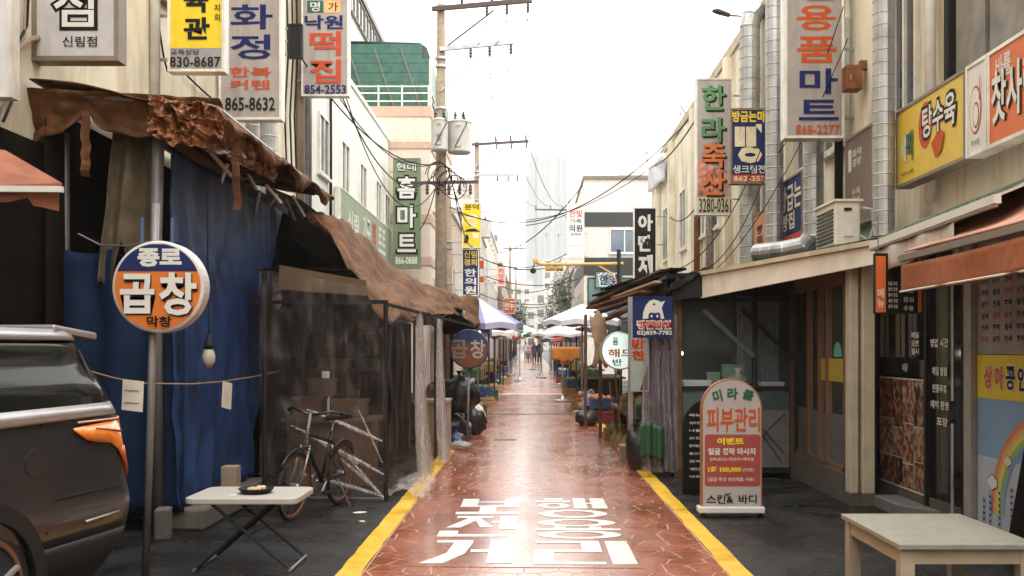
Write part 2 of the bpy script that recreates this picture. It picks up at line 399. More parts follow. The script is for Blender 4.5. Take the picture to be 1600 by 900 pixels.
# recoated patch with the painted words
PATCH = road_mat('red_coating', (.36,.115,.06), 0)
tag(MB().slab([(-.93,7.3,.0068),(.83,7.25,.0068),(.8,10.75,.0068),(-.9,10.8,.0068)], (0,0,1), .0025).build('road_patch', PATCH, loc=(0,0,0)), 'smooth red patch of road under the painted letters', kind='structure')
RW = mat('road_white', (.72,.72,.66), .35, var=.1, ns=30, dirt=.3, dcol=(.4,.22,.16), dscale=(5,5,5), rvar=.15, dlo=.55)
rt = thing('road_marking', 'big white words painted on the red road, three rows of two', 'road marking', (0,9,.0093))
gfr = frame((0,0,0), (1,0,0), (0,1,0))
def bar_(x0, y0, x1, y1): return [(x0,y0),(x1,y0),(x1,y1),(x0,y1)]
def ring_(cx_, cy_, rx, ry, tx, ty, n=28):
    return [[(cx_+rx*math.cos(a), cy_+ry*math.sin(a)), (cx_+rx*math.cos(c), cy_+ry*math.sin(c)), (cx_+(rx-tx)*math.cos(c), cy_+(ry-ty)*math.sin(c)), (cx_+(rx-tx)*math.cos(a), cy_+(ry-ty)*math.sin(a))]
            for a, c in ((2*math.pi*i/n, 2*math.pi*(i+1)/n) for i in range(n))]
GLYPH = {'보': [bar_(.03,.46,.3,1), bar_(.74,.46,1,1), bar_(.3,.74,.74,.82), bar_(.3,.46,.74,.55), bar_(.36,.15,.62,.46), bar_(0,0,1,.15)],
 '행': [bar_(.12,.92,.4,1), bar_(0,.78,.5,.87), bar_(.54,.45,.72,1), bar_(.72,.68,.79,.75), bar_(.79,.45,1,1)] + ring_(.25,.6,.22,.14,.12,.05) + ring_(.5,.19,.46,.19,.18,.06),
 '전': [bar_(.05,.9,.62,1), [(.24,.9),(.46,.9),(.16,.44),(-.05,.44)], [(.37,.74),(.44,.86),(.66,.46),(.46,.46)], bar_(.74,.36,1,1), bar_(.62,.66,.74,.75), bar_(-.12,.05,.16,.3), bar_(.16,.05,.9,.15)],
 '용': ring_(.5,.8,.48,.2,.2,.06) + [bar_(.22,.49,.36,.59), bar_(.64,.49,.78,.59), bar_(0,.4,1,.49)] + ring_(.5,.19,.48,.19,.2,.06),
 '거': [bar_(.02,.88,.24,1), bar_(.24,.88,.48,1), [(.24,.88),(.48,.88),(.42,.4),(.2,0),(-.08,0),(.2,.42)], bar_(.7,0,1,1), bar_(.48,.46,.7,.57)],
 '리': [bar_(.03,.9,.5,1), bar_(.5,.5,.7,1), bar_(0,.5,.5,.6), bar_(0,.1,.2,.5), bar_(0,0,.7,.1), bar_(.76,0,1,1)]}
for s, a0, b0, a1, b1 in (('보',-.72,9.6,-.1,10.58),('행',.06,9.4,.78,10.62),('전',-.72,8.4,-.12,9.5),('용',.05,8.36,.8,9.33),('거',-.78,7.4,-.13,8.3),('리',.03,7.36,.8,8.26)):
    mb = MB()
    for q in GLYPH[s]: mb.add([(a0+(a1-a0)*x, b0+(b1-b0)*y, .0118) for x, y in q], [tuple(range(len(q)))])
    mb.build('lettering', RW, rt)
# cracks / cover strips across the road
for x0, x1, y, lab in ((-.62,-.25,17.5,'short dark drain slot in the road left of centre'), (-1.1,1.0,24,'thin dark expansion joint across the far road')):
    tag(MB().bb(x0, x1, y, y+.16, gz(y)+.0095, gz(y)+.014).build('drain_slot', mat('slot', (.05,.02,.012), .4), loc=((x0+x1)/2,y,gz(y))), lab, 'drain')
# ================================================================ buildings on the left
WL = -4.2
UL, UR = V((0,1,0)), V((0,-1,0)); ZV = V((0,0,1))
b = thing('shop_building', 'stained cream shop building above the blue tarp stall on the left', 'building', (-8,10,0))
MB().bb(-12, WL, -40, 18.3, 0, 11.5).build('wall', MATS['cream'], b)
fr = frame((WL,0,0), UL, ZV)
window(b, fr, 11.15, 5.6, 12.2, 7.2, MATS['framedark'], MATS['glass'])
window(b, fr, 14.2, 6.9, 15.6, 8.3, MATS['framewhite'], MATS['glass'])
for y0, y1, z in ((8.95,9.9,8.0),(5.5,8,8.2)): window(b, fr, y0, z, y1, z+1.3, MATS['framewhite'], MATS['glass'])
def pipe(name, label, pts, r, m, n=10, cat='pipe', group=None, rings=0):
    pts = [V(p) for p in pts]
    if rings:
        P2 = []; R2 = []
        for a, c in zip(pts, pts[1:]):
            L_ = (c-a).length; k = max(1, int(L_/rings))
            for i in range(k):
                q = a + (c-a)*(i/k); e = (c-a)*(1/k)
                P2 += [q+e*.02, q+e*.06, q+e*.94, q+e*.98]; R2 += [r*1.045, r, r, r*1.045]
        mb = MB().tube(P2, R2, 16)
    else: mb = MB().tube(pts, r, n)
    return one(name, label, cat, mb, m, group, smooth=not rings)
pipe('downpipe', 'white plastic downpipe on the cream wall left of the yellow sign', [(WL+.06,11.0,3.6),(WL+.06,11.0,9.5)], .055, MATS['white'])
pipe('downpipe', 'thin dark drainpipe on the cream wall between two hanging signs', [(WL+.06,15.2,3.6),(WL+.06,15.2,10)], .045, MATS['darkmetal'])
pipe('downpipe', 'brownish drainpipe at the far corner of the cream building', [(WL+.07,17.9,3.6),(WL+.07,17.9,10.5)], .07, mat('brownpipe', (.3,.22,.16), .6, dirt=.5))
pipe('ventilation_duct', 'ribbed silver duct behind the white and blue sign on the left', [(-3.95,15.0,3.4),(-3.95,15.0,5.2),(-4.1,15.0,5.4)], .13, MATS['galv'], rings=.18, cat='duct')
pipe('ventilation_duct', 'second silver duct beside the torn brown canopy on the left', [(-3.98,14.3,3.4),(-3.98,14.3,5.0)], .1, MATS['galv'], rings=.18, cat='duct')
MB().bb(WL-.3, WL+.04, 3, 8.9, 0, 3.35).build('shopfront_shade', MATS['tarp_dark'], b)  # dark panel standing for the shade of the shop opening
b = thing('white_building', 'long white plastered building with narrow windows on the left', 'building', (-8,24,0))
MB().bb(-5.5, WL+.02, 18.6, 29.4, 0, 7.75).build('wall', MATS['whitewall'], b)
MB().bb(-5.5, WL+.06, 18.6, 29.42, 7.75, 7.87).build('parapet', MATS['whitewall'], b)
fr = frame((WL+.02,0,0), UL, ZV)
for y, z0, z1 in ((19.6,5.1,6.3),(21.9,5.06,6.25),(24.3,5.0,6.2),(26.8,5.0,6.2),(28.5,5.0,6.1)): window(b, fr, y, z0, y+.95, z1, MATS['framewhite'], MATS['glass'])
b = thing('office_building', 'taller pale building behind with a glazed top storey on the left', 'building', (-9,28,0))
MB().bb(-14, -5.6, 18.7, 37.7, 0, 12.1).build('wall', MATS['whitewall'], b); MB().bb(-14, -5.62, 18.7, 37.7, 12.1, 13.1).build('top_storey', MATS['framedark'], b); MB().bb(-14, -5.5, 18.6, 37.8, 13.1, 13.3).build('roof', MATS['framedark'], b)
fr = frame((-5.6,0,0), UL, ZV)
for i in range(14): window(b, fr, 19+i*1.33, 12.14, 20.28+i*1.33, 13.05, MATS['framedark'], MATS['blueglass'])
pipe('downpipe', 'grey drainpipe at the near corner of the white building', [(WL+.1,18.45,3.4),(WL+.1,18.45,10.4)], .06, MATS['galv'])
pipe('downpipe', 'black cable conduit on the white building wall', [(WL+.08,20.6,3.5),(WL+.08,20.6,9.3)], .03, MATS['dark'])
# pink and beige building with roof railing and green canopy
b = thing('banded_building', 'pink and beige banded building with a green canopy on its roof', 'building', (-5,33,0))
PX0, PX1, PY0, PY1 = -8.0, -2.96, 29.5, 37.5
zs = [0, 4.1, 4.35, 5.35, 5.6, 7.55, 7.75, 8.5, 8.8]
for i in range(len(zs)-1):
    e = .03 if i % 2 else 0
    MB().bb(PX0, PX1+e, PY0-e, PY1, zs[i], zs[i+1]).build('wall_band', MATS['pink'] if i % 2 else MATS['beige'], b)
fr = frame((PX1,0,0), UL, ZV)
for y in (30.4, 32.6, 34.8):
    for z in (2.6, 5.85): window(b, fr, y, z, y+1.3, z+1.2, MATS['framewhite'], MATS['glass'])
rl = MB()
for z in (8.98, 9.22, 9.42):
    rl.bar((PX0,PY0+.1,z),(PX1-.05,PY0+.1,z), .035); rl.bar((PX1-.05,PY0+.1,z),(PX1-.05,PY1,z), .035)
for x in (-5.3,-4.5,-3.8,PX1-.05): rl.bar((x,PY0+.1,8.8),(x,PY0+.1,9.45), .045)
for y in (31.5,33.5,35.5): rl.bar((PX1-.05,y,8.8),(PX1-.05,y,9.45), .045)
rl.build('railing', MATS['framewhite'], b)
GC = mat('green_sheet', (.022,.105,.078), .35, var=.35, ns=5, dirt=.3, dcol=(.1,.16,.1))
y0, y1, x0, x1 = 30.2, 36.8, -5.56, -3.05
prof = [(x1, 8.95), (x1, 10.5), (x1-.08, 10.75), (x1-.3, 10.9), (x0, 10.95)]
def canopy(u, v):
    k = u*(len(prof)-1); i = min(int(k), len(prof)-2); t = k-i
    return V((prof[i][0]+(prof[i+1][0]-prof[i][0])*t, y0+(y1-y0)*v, prof[i][1]+(prof[i+1][1]-prof[i][1])*t))
cn = MB().grid(canopy, 16, 4).build('roof_canopy', GC, b, thick=.02)
fp = MB()
for k in range(13):                       # ribbed end wall, sheet by sheet
    z = 8.98 + k*.145; xr = x1 if z < 10.3 else x1-.2
    MB().bb(x0, xr, y0-.01-.012*(k%2), y0+.02, z, z+.14).build('corrugated_sheet', GC, cn)
for k in range(3):
    x = -4.9+k*.8; MB().bar((x, y0-.06, 8.9), (x-.6, y0-.06, 10.7), .035).build('brace', MATS['framedark'], cn)
for y in (y0, 32.4, 34.6, y1): MB().bar((x1+.03, y, 8.85), (x1+.03, y, 10.4), .07).build('post', MATS['framewhite'], cn)
# further left: lower brick and plaster shops
mat('brick', (.2,.12,.09), .8, var=.3, ns=14, dirt=.3); mat('greywall', (.36,.34,.31), .8, dirt=.4); mat('tanwall', (.5,.42,.34), .8, dirt=.4); mat('paleconc', (.55,.52,.48), .8, dirt=.3)
def shop(label, x, y0, y1, h, m, side, floors, nwin, depth=7, trim='paleconc', z0=0):
    g = gz((y0+y1)/2); xa, xb = (x-depth, x) if side < 0 else (x, x+depth)
    b = thing('shop_building', label, 'building', ((xa+xb)/2, (y0+y1)/2, g), 'shop buildings further down the alley')
    MB().bb(xa, xb, y0, y1, g-.2, g+h).build('wall', MATS[m], b)
    MB().bb(xa-.1, xb+.1, y0-.1, y1+.1, g+h, g+h+.25).build('parapet', MATS[trim], b)
    fr = frame((x,0,0), UL if side < 0 else UR, ZV); sg = 1 if side < 0 else -1
    for f in range(floors):
        z = g + 3.3 + f*2.9
        for k in range(nwin):
            c = y0 + (y1-y0)*(k+.5)/nwin; w_ = min(1.5, (y1-y0)/nwin*.6)
            window(b, fr, min(sg*(c-w_/2), sg*(c+w_/2)), z, max(sg*(c-w_/2), sg*(c+w_/2)), z+1.3, MATS['framewhite'], MATS['glass'])
    fr2 = frame((0,y0,0), (1,0,0), ZV)
    for f in range(floors):
        z = g + 3.4 + f*2.9; xx = x - 1.4*(1 if side < 0 else -1)
        window(b, fr2, xx-.5, z, xx+.5, z+1.2, MATS['framewhite'], MATS['glass'])
    return b
shop('tan plaster shop just past the pink and beige building', -3.0, 37.8, 45, 6.6, 'tanwall', -1, 1, 4)
shop('dark brick shop behind the second utility pole on the left', -2.9, 45.4, 56, 7.6, 'brick', -1, 2, 5)
shop('grey plaster shop further left, with pale parapet', -3.1, 56.5, 70, 8.4, 'greywall', -1, 2, 5)
shop('tall pale shop near the far left end of the alley', -3.0, 71, 92, 10, 'paleconc', -1, 3, 6)
shop('last brick shop on the left before the alley fades out', -2.7, 94, 130, 9, 'brick', -1, 2, 8)
# ================================================================ buildings on the right
WR = 3.85
b = thing('shop_building', 'long cream building with silver ducts on the right side', 'building', (7,20,0))
MB().bb(WR, 12, 11.0, 31.5, 2.75, 7.2).build('wall', MATS['cream2'], b)
MB().bb(WR-.04, 12, 10.98, 31.55, 7.2, 7.4).build('parapet', mat('parapet', (.5,.42,.3), .8, dirt=.7), b)
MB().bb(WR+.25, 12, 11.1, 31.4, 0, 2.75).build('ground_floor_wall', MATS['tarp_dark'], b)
for y in (14.5, 19.0, 23.0, 26.6, 29.4): MB().bb(WR-.16, WR+.01, y-.12, y+.12, 2.8, 7.15).build('pilaster', MATS['cream2'], b)
fr = frame((WR,0,0), UR, ZV)
for y in (12.0, 13.3, 20.2, 21.7, 24.4, 27.6):
    window(b, fr, -y-.95, 4.1, -y, 5.6, MATS['framewhite'], MATS['glass'])
b = thing('shop_building', 'near right building with black framed glass storefront and yellow sign', 'building', (7,8,0))
MB().bb(WR+.05, 12, -40, 10.95, 2.75, 10).build('wall', MATS['cream2'], b)
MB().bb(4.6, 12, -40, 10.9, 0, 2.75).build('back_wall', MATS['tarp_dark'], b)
CL = mat('cladding', (.2,.18,.155), .55, var=.3, ns=5, dirt=.4, dcol=(.1,.09,.08))
y = 9.0
while y > 2:
    MB().bb(WR-.02, WR+.06, y-.62, y-.05, 4.0, 8.9).build('cladding_panel', CL, b); y -= .66
MB().bb(WR-.06, WR+.03, 9.02, 9.12, 3.95, 8.9).build('cladding_edge', MATS['dark'], b)
fr = frame((WR+.05,0,0), UR, ZV)
window(b, fr, -10.6, 4.05, -9.95, 5.6, MATS['framewhite'], MATS['glass'])
b = thing('shop_building', 'cream building added unseen behind the viewer to cut the light', 'building', (0,-45,0))  # added out of view to block sky light from behind the camera
MB().bb(-12, 12, -52, -40.1, 0, 12).build('wall', MATS['cream'], b)
# white building with dark bands
b = thing('white_building', 'white building with dark horizontal bands where the alley bends right', 'building', (5,48,gz(46)))
g = gz(45)
MB().bb(2.45, 9.5, 45, 55, g-.2, 9.3).build('wall', mat('whiteband', (.66,.62,.57), .7, dirt=.15, dcol=(.4,.35,.3)), b)
MB().bb(2.38, 9.6, 44.9, 55.1, 9.3, 9.45).build('parapet', MATS['framedark'], b)
MB().bb(4.2, 9.4, 46.5, 54, 9.45, 9.9).build('roof_room', MATS['whiteband'], b)
BK = mat('bandblack', (.015,.018,.02), .4)
for z0, z1 in ((7.15,7.8),(4.95,5.75),(2.2,2.9)): MB().bb(2.43, 9.52, 44.97, 55.02, z0, z1).build('dark_band', BK, b)
fr = frame((0,45,0), (1,0,0), ZV)
window(b, fr, 3.6, 5.95, 4.95, 7.05, MATS['white'], MATS['blueglass'])
window(b, fr, 2.6, 3.0, 5.2, 4.85, MATS['darkmetal'], mat('tealglass', (.12,.2,.2), .15, var=.3, ns=1), mull=3)
fr = frame((2.45,0,0), UR, ZV)
for y in (46.5, 49, 51.5):
    for z in (3.2, 6.0): window(b, fr, -y-1.4, z, -y, z+1.1, MATS['white'], MATS['glass'])
shop('grey shop behind the white banded building on the right', 2.9, 58, 74, 6.5, 'greywall', 1, 1, 6)
shop('tan shop near the far right end of the alley', 3.0, 76, 98, 7.5, 'tanwall', 1, 2, 7)
shop('pale block closing the far right end of the alley', 3.2, 100, 135, 10, 'paleconc', 1, 3, 8)
# distant tower in the haze
tw = thing('tower_block', 'tall tower block almost lost in the haze', 'tower', (22,620,gz(600)))
g = gz(600); TM = mat('tower', (.3,.32,.33), .7)
for x0, x1, y0, z1 in ((-2.5,25,610,122),(5,15,608,128)): MB().bb(x0, x1, y0, y0+30, g-2, z1).build('wall', TM, tw)
TB = mat('towerband', (.24,.27,.28), .6)
for k in range(8): x = -2+k*3.4; MB().bb(x, x+1.4, 607 if 3.5 < x < 15 else 609, 607.9 if 3.5 < x < 15 else 609.9, 8, 120).build('window_strip', TB, tw)
for i, (x, y, w_, h) in enumerate(((-9,190,9,15),(6,210,10,13),(-3,300,8,20),(9,270,11,24),(1.5,230,5,11),(-14,260,12,30))):
    bb_ = thing('apartment_block', ['low block in the haze at the left end of the alley','low block in the haze at the right end of the alley','hazy mid height block straight down the alley','hazy taller block right of the alley end','small hazy house closing the alley','hazy slab block left of the alley end'][i], 'building', (x,y,gz(y)))
    MB().bb(x-w_/2, x+w_/2, y, y+12, gz(y)-.5, gz(y)+h).build('wall', MATS['paleconc'], bb_)
    for f in range(int(h/3)):
        for k in range(int(w_/2.4)): 
            a = x-w_/2+.6+k*2.4; MB().bb(a, a+1.3, y-.06, y+.02, gz(y)+1+f*3, gz(y)+2.5+f*3).build('window', MATS['glass'], bb_)
# ================================================================ hanging signs, left
G1 = 'signs hanging out over the left side'; G2 = 'signs hanging out over the right side'
SW, SG, FW, FD, INK, BL, OR, YE = (MATS[k] for k in ('signwhite','signgrey','framewhite','framedark','ink','inkblue','orange','yellow'))
PE = MATS['pearl']
psign('hanging_sign', 'white box sign with black outlined character, nearest on the upper left', 50, -70, 186, 95, 8.4, .16, SW, FD,
  [('t','점',78,-34,153,48,INK,.06),('t','점',84,-28,147,42,PE,.012),('t','신림점',98,57,152,73,INK,.01)], G1, WL, fw=.04)
psign('hanging_sign', 'pale blank sign panel cut by the upper left picture edge', -60, -80, 18, 152, 7.6, .12, mat('palegrey', (.6,.62,.64), .4, var=.05), FW, [], G1, WL)
psign('hanging_sign', 'yellow box sign with grey foot and black characters on the left', 262, -70, 351, 112, 11, .16, YE, FW,
  [('r',266,75,347,107,mat('midgrey',(.3,.29,.29),.5)),('t','육',287,-22,326,20,INK,.035),('t','관',287,27,328,62,INK,.035),('t','지',335,7,344,18,INK,.01),('t','회',335,22,344,33,INK,.01),('t','교육상담',267,77,312,86,INK,.012),('t','830-8687',266,89,345,105,INK,.008)], G1, WL)
psign('hanging_sign', 'tall grey sign with big navy and small red characters on the left', 342, -70, 440, 187, 13.3, .18, SG, FW,
  [('t','화',360,7,426,46,BL,.022),('t','정',360,54,423,93,BL,.022),('t','한복',359,105,423,121,MATS['orangered'],.022),('t','커텐',359,125,422,140,MATS['orangered'],.022),('t','865-8632',352,152,430,173,INK,.016),('t','오',362,-46,424,-4,BL,.022)], G1, WL)
psign('hanging_sign', 'grey sign with green and orange squares and red characters on the left', 471, -70, 545, 150, 17.7, .18, SG, FW,
  [('r',480,1,505,20,MATS['green']),('r',507,1,532,20,mat('apricot',(.8,.42,.16),.5)),('t','명',485,3,500,18,PE,.01),('t','가',513,4,528,18,INK,.01),('t','낙원',476,24,536,46,BL,.025),('t','떡',484,49,533,87,MATS['orangered'],.022),('t','집',484,93,533,130,MATS['orangered'],.022),('t','854-2553',476,133,541,147,BL,.02)], G1, WL)
psign('hanging_sign', 'narrow dark sign edge between two grey signs on the left', 450, 37, 472, 90, 16.6, .1, MATS['dark'], MATS['darkmetal'], [], G1, WL)
psign('hanging_sign', 'green vertical sign with white characters in front of the pink building', 614, 247, 657, 419, 28.5, .2, MATS['sage'], MATS['sage'],
  [('t','현대',618,252,651,269,INK,.045),('t','현대',619,254,650,267,PE,.01)] + [x for s,y0,y1 in (('홈',274,312),('마',319,358),('트',364,396)) for x in (('t',s,618,y0-1,653,y1+1,INK,.06),('t',s,621,y0+2,650,y1-2,PE,.025))] + [('t','866-0888',618,401,652,413,PE,.022)], G1, -4.0)
sign('fascia_sign', 'long faded green sign along the white building wall', (WL+.16,21.2,4.0), UL, ZV, 7.9, 1.08, .12, mat('sage2', (.26,.32,.2), .6, var=.1, dirt=.3, dcol=(.4,.42,.3)), FW,
  [('t','신림',.9,.2,2.3,.75,PE,.022),('t','가구',2.9,.15,4.0,.9,PE,.022),('t','회',4.3,.2,4.9,.9,MATS['orangered'],.022),('t','트트',5.3,.2,6.6,.9,PE,.022)])
psign('hanging_sign', 'small white banner with a round emblem beside the first utility pole', 713, 277, 741, 314, 36, .08, PE, FW,
  [('p',[(727+9*math.cos(a*.5236),291+9*math.sin(a*.5236)) for a in range(12)],mat('emblemgrey',(.4,.32,.28),.6)),('p',[(727+6.5*math.cos(a*.5236),291+6.5*math.sin(a*.5236)) for a in range(12)],PE),('t','중',723,286,731,296,MATS['emblemgrey'],.02),('t','가게',719,303,735,311,MATS['emblemgrey'],.02)], G1, -3.0)
psign('hanging_sign', 'yellow vertical sign with dark and white figures beyond the first pole', 722, 317, 752, 387, 38, .15, YE, FW,
  [('t','분덕',726,319,748,328,INK,.022),('t','화\n국',728,334,747,356,PE,.022),('p',[(724,362),(731,358),(742,357),(751,362)],MATS['dark']),('p',[(726,368),(730,366),(733,371),(731,380),(725,380)],INK),('p',[(738,364),(747,364),(748,372),(739,372)],PE)], G1, -3.0)
psign('hanging_sign', 'navy vertical clinic sign below the yellow vertical sign', 722, 389, 748, 462, 38.4, .15, MATS['navy'], FW,
  [('t','신림\n경희',725,391,745,416,YE,.02),('t','한',726,420,744,432,PE,.022),('t','의',726,434,744,445,PE,.022),('t','원',726,447,744,459,PE,.022)], G1, -3.0)
psign('hanging_sign', 'narrow white sign with orange patches deep on the left', 748, 400, 757, 458, 46, .12, PE, FW, [('r',749,407,756,420,OR),('r',749,432,756,441,OR)], G1, -2.9)
psign('hanging_sign', 'pink vertical sign with red characters deep on the left', 776, 417, 790, 447, 62, .15, mat('palepink',(.75,.5,.45),.5), FW, [('t','화\n장\n품',778,419,788,444,MATS['orangered'],.022)], G1, -3.0)
psign('hanging_sign', 'orange and white sign low on the far left', 787, 466, 805, 490, 68, .15, OR, FW, [('t','만두',789,470,803,484,PE,.022)], G1, -3.0)
psign('hanging_sign', 'small blue sign at the far left end', 806, 470, 812, 486, 74, .12, MATS['plastic_blue'], FW, [('t','약',807,473,811,482,PE,.02)], G1, -3.0)
# ================================================================ hanging signs, right
psign('hanging_sign', 'large grey sign with orange and navy characters, nearest on the upper right', 1226, -70, 1319, 216, 11.75, .2, SG, FW,
  [('t','용',1245,8,1306,48,OR,.022),('t','품',1245,57,1307,98,OR,.022),('t','마',1249,107,1309,147,BL,.022),('t','트',1248,156,1310,188,BL,.022),('t','868-2277',1243,195,1312,210,OR,.015),('t','견',1250,-46,1304,0,OR,.022)], G2, WR)
psign('hanging_sign', 'navy bakery sign with yellow top line and orange phone strip', 1141, 169, 1198, 287, 15.6, .18, MATS['navy'], FD,
  [('t','방금는마',1144,173,1196,191,YE,.035),('t','빵',1148,194,1196,255,mat('oldcream',(.7,.6,.42),.5),.045),('t','생크림전',1145,258,1196,271,PE,.022),('r',1142,273,1197,285,MATS['orangered']),('t','862-357',1146,275,1196,283,mat('oldcream',(.7,.6,.42),.5),.022)], G2, WR)
MEAT = mat('meat', (.55,.22,.16), .5, var=.7, ns=9)
psign('hanging_sign', 'grey butcher sign with green and orange brush characters on the right', 1087, 122, 1145, 336, 17.8, .18, SG, FW,
  [('p',[(1089,252),(1100,250),(1118,262),(1141,268),(1142,292),(1120,300),(1105,306),(1089,306)],MEAT),('r',1089,308,1143,333,mat('palegold',(.6,.53,.36),.5))] +
  [x for s,y0,y1,c in (('한',133,172,'green2'),('라',183,222,'green2'),('축',222,262,'brush'),('산',268,305,'brush')) for x in (('t',s,1098,y0+2,1136,y1+3,INK,.022),('t',s,1096,y0,1133,y1,mat(c,(.07,.22,.08) if c=='green2' else (.62,.15,.022),.5),.022))] + [('t','3280-0361',1092,310,1142,332,INK,.006)], G2, WR)
psign('hanging_sign', 'black vertical sign with white brush characters before the banded building', 990, 324, 1026, 440, 27.6, .16, MATS['black'], FW,
  [('t','아',997,335,1020,361,PE,.045),('t','딴',997,367,1018,393,PE,.045),('t','제',997,398,1020,431,PE,.045)], G2, WR)
psign('hanging_sign', 'tall white clinic banner on the corner of the banded building', 886, 318, 913, 412, 44.6, .15, PE, FW,
  [('t','한빛',889,328,910,340,MATS['orangered'],.022),('t','가족',890,342,909,349,INK,.01),('t','의원',889,351,910,362,BL,.02),('t','◀ 진료 ▶',892,364,908,368,INK,.01),('r',889,378,910,384,mat('palegrey',(.6,.62,.64),.4)),('r',889,401,910,405,MATS['palepink'])], G2, 2.6)
psign('window_sign', 'white outlined blue clinic name on the dark first floor window', 930, 424, 972, 450, 44.85, .05, mat('tealglass',(.1,.1,.1)), MATS['darkmetal'], [('t','한빛',934,426,967,448,PE,.045),('t','한빛',936,428,965,446,BL,.02)])
psign('hanging_sign', 'small navy sign at the far right end of the alley', 883, 473, 902, 482, 70, .1, MATS['navy'], FW, [('t','미소',885,474,900,481,PE,.02)], G2, 3.0)
# signs flat on the right wall: u runs from far to near
def wsign(name, label, X, px0, px1, z0, z1, face, frm, items, depth=.14, **k):
    ya, yb = X*F/(px0-CX), X*F/(px1-CX); w_ = ya-yb; h_ = z1-z0
    its = []
    for it in items:
        if it[0] == 'p': its.append(('p', [(a*w_, c*h_) for a, c in it[1]], it[2]))
        elif it[0] == 'r': its.append(('r', it[1]*w_, it[2]*h_, it[3]*w_, it[4]*h_, it[5]))
        else: its.append(('t', it[1], it[2]*w_, it[3]*h_, it[4]*w_, it[5]*h_, *it[6:]))
    return sign(name, label, (X, ya, z0), UR, ZV, w_, h_, depth, face, frm, its, **k)
circ = lambda cx, cy_, rx, ry, n=20: [(cx+rx*math.cos(2*math.pi*i/n), cy_+ry*math.sin(2*math.pi*i/n)) for i in range(n)]
DY = mat('dullyellow', (.66,.46,.045), .5, var=.06, dirt=.25, dcol=(.5,.36,.1))
wsign('fascia_sign', 'yellow restaurant sign with outlined white characters on the right wall', 3.62, 1401, 1509, 3.18, 3.94, DY, MATS['framedark'],
  [('p',circ(.46,.62,.1,.28),OR),('t','탕수육',.4,.42,.9,.88,INK,.08),('t','탕수육',.42,.46,.88,.84,PE,.02),('t','세',.08,.3,.17,.62,PE,.022),('t','팩',.17,.28,.28,.66,MATS['green'],.022),('p',[(.56,.36),(.62,.16),(.7,.22),(.74,.4),(.7,.46),(.64,.44)],OR),('t','하나로',.1,.12,.3,.17,INK)])
wsign('fascia_sign', 'white panel with red line emblem beside the yellow restaurant sign', 3.62, 1510, 1543, 3.18, 3.94, PE, FW,
  [('p',circ(.45,.48,.28,.26),MATS['orangered']),('p',circ(.45,.48,.25,.235),PE),('p',circ(.5,.42,.15,.14),MATS['orangered']),('p',circ(.5,.42,.12,.115),PE),('p',[(.66,.56),(.7,.56),(.72,.82),(.69,.82)],MATS['orangered']),('t','찻사랑',.3,.1,.7,.16,INK)])
wsign('fascia_sign', 'orange sign with white brush characters at the right picture edge', 3.62, 1544, 1690, 3.18, 3.94, mat('orange2',(.62,.13,.022),.5,var=.05), FW,
  [('t','바를',.1,.66,.28,.9,PE,.02),('t','찻사랑',.06,.2,.62,.74,INK,.045),('t','찻사랑',.05,.22,.6,.76,PE,.025)])
wsign('wall_sign', 'brown sign with pale small print behind the silver duct', 3.7, 1322, 1364, 3.0, 4.05, mat('brownsign',(.16,.1,.085),.5), MATS['framedark'],
  [('r',.1,.62,.22,.86,PE),('t','화덕\n공방',.26,.64,.6,.84,PE,.02),('t','수제\n간식',.25,.24,.55,.42,MATS['palepink'],.02),('t','영업중',.25,.14,.6,.2,MATS['palepink'])])
wsign('wall_sign', 'navy sign with pale characters low between two ducts on the right', 3.6, 1216, 1254, 3.05, 3.98, MATS['navy'], MATS['framedark'],
  [('t','방급는',.1,.5,.95,.9,MATS['oldcream'],.022),('t','빵집',.15,.22,.7,.48,MATS['oldcream'],.022),('r',.02,.03,.98,.14,MATS['orangered'])])
wsign('wall_sign', 'orange sign with dark small characters beyond the navy wall sign', 3.6, 1177, 1198, 3.0, 3.75, mat('orange3',(.55,.2,.08),.5), MATS['framedark'], [('t','빵\n떡',.3,.3,.7,.75,INK,.022)])
# banner drooping from the roof edge
bn = MB().grid(lambda u, v: PXP(1013+27*u, 300-45*v-18*u + 3*math.sin(u*7), 3.7+.05*math.sin(u*9+v*3)), 10, 6)
one('banner', 'pale drooping cloth banner at the roof edge above the black sign', 'banner', bn, mat('bannercloth',(.62,.62,.66),.7,var=.2,ns=3), thick=.01, smooth=True)
# ================================================================ ducts and bits on the right wall
GA = MATS['galv']
pipe('ventilation_duct', 'silver duct with an elbow at the roof, farthest on the right', [(3.62,16.4,2.6),(3.62,16.4,6.9),(3.66,16.4,7.1),(3.78,16.4,7.24),(4.1,16.4,7.27)], .165, GA, rings=.17, cat='duct', group='silver ducts on the right wall')
pipe('ventilation_duct', 'tall silver duct just left of the large grey sign', [(3.45,14.05,2.7),(3.45,14.05,8.2)], .125, GA, rings=.16, cat='duct', group='silver ducts on the right wall')
pipe('ventilation_duct', 'silver duct under the large grey sign bending onto the stall roof', [(3.5,12.3,4.3),(3.5,12.3,3.0),(3.42,12.35,2.88),(3.2,12.5,2.84),(2.95,12.9,2.84)], .125, GA, rings=.14, cat='duct', group='silver ducts on the right wall')
pipe('ventilation_duct', 'nearest silver duct, right of the large grey sign', [(3.5,9.85,2.72),(3.5,9.85,6.5)], .105, GA, rings=.12, cat='duct', group='silver ducts on the right wall')
pipe('downpipe', 'black drainpipe beside the silver duct under the grey sign', [(3.72,12.0,2.8),(3.72,12.0,4.6),(3.78,12.0,7.1)], .05, MATS['dark'])
pipe('downpipe', 'rusty drainpipe on the far cream wall on the right', [(3.74,22.3,2.8),(3.74,22.3,7.1)], .07, MATS['rust'])
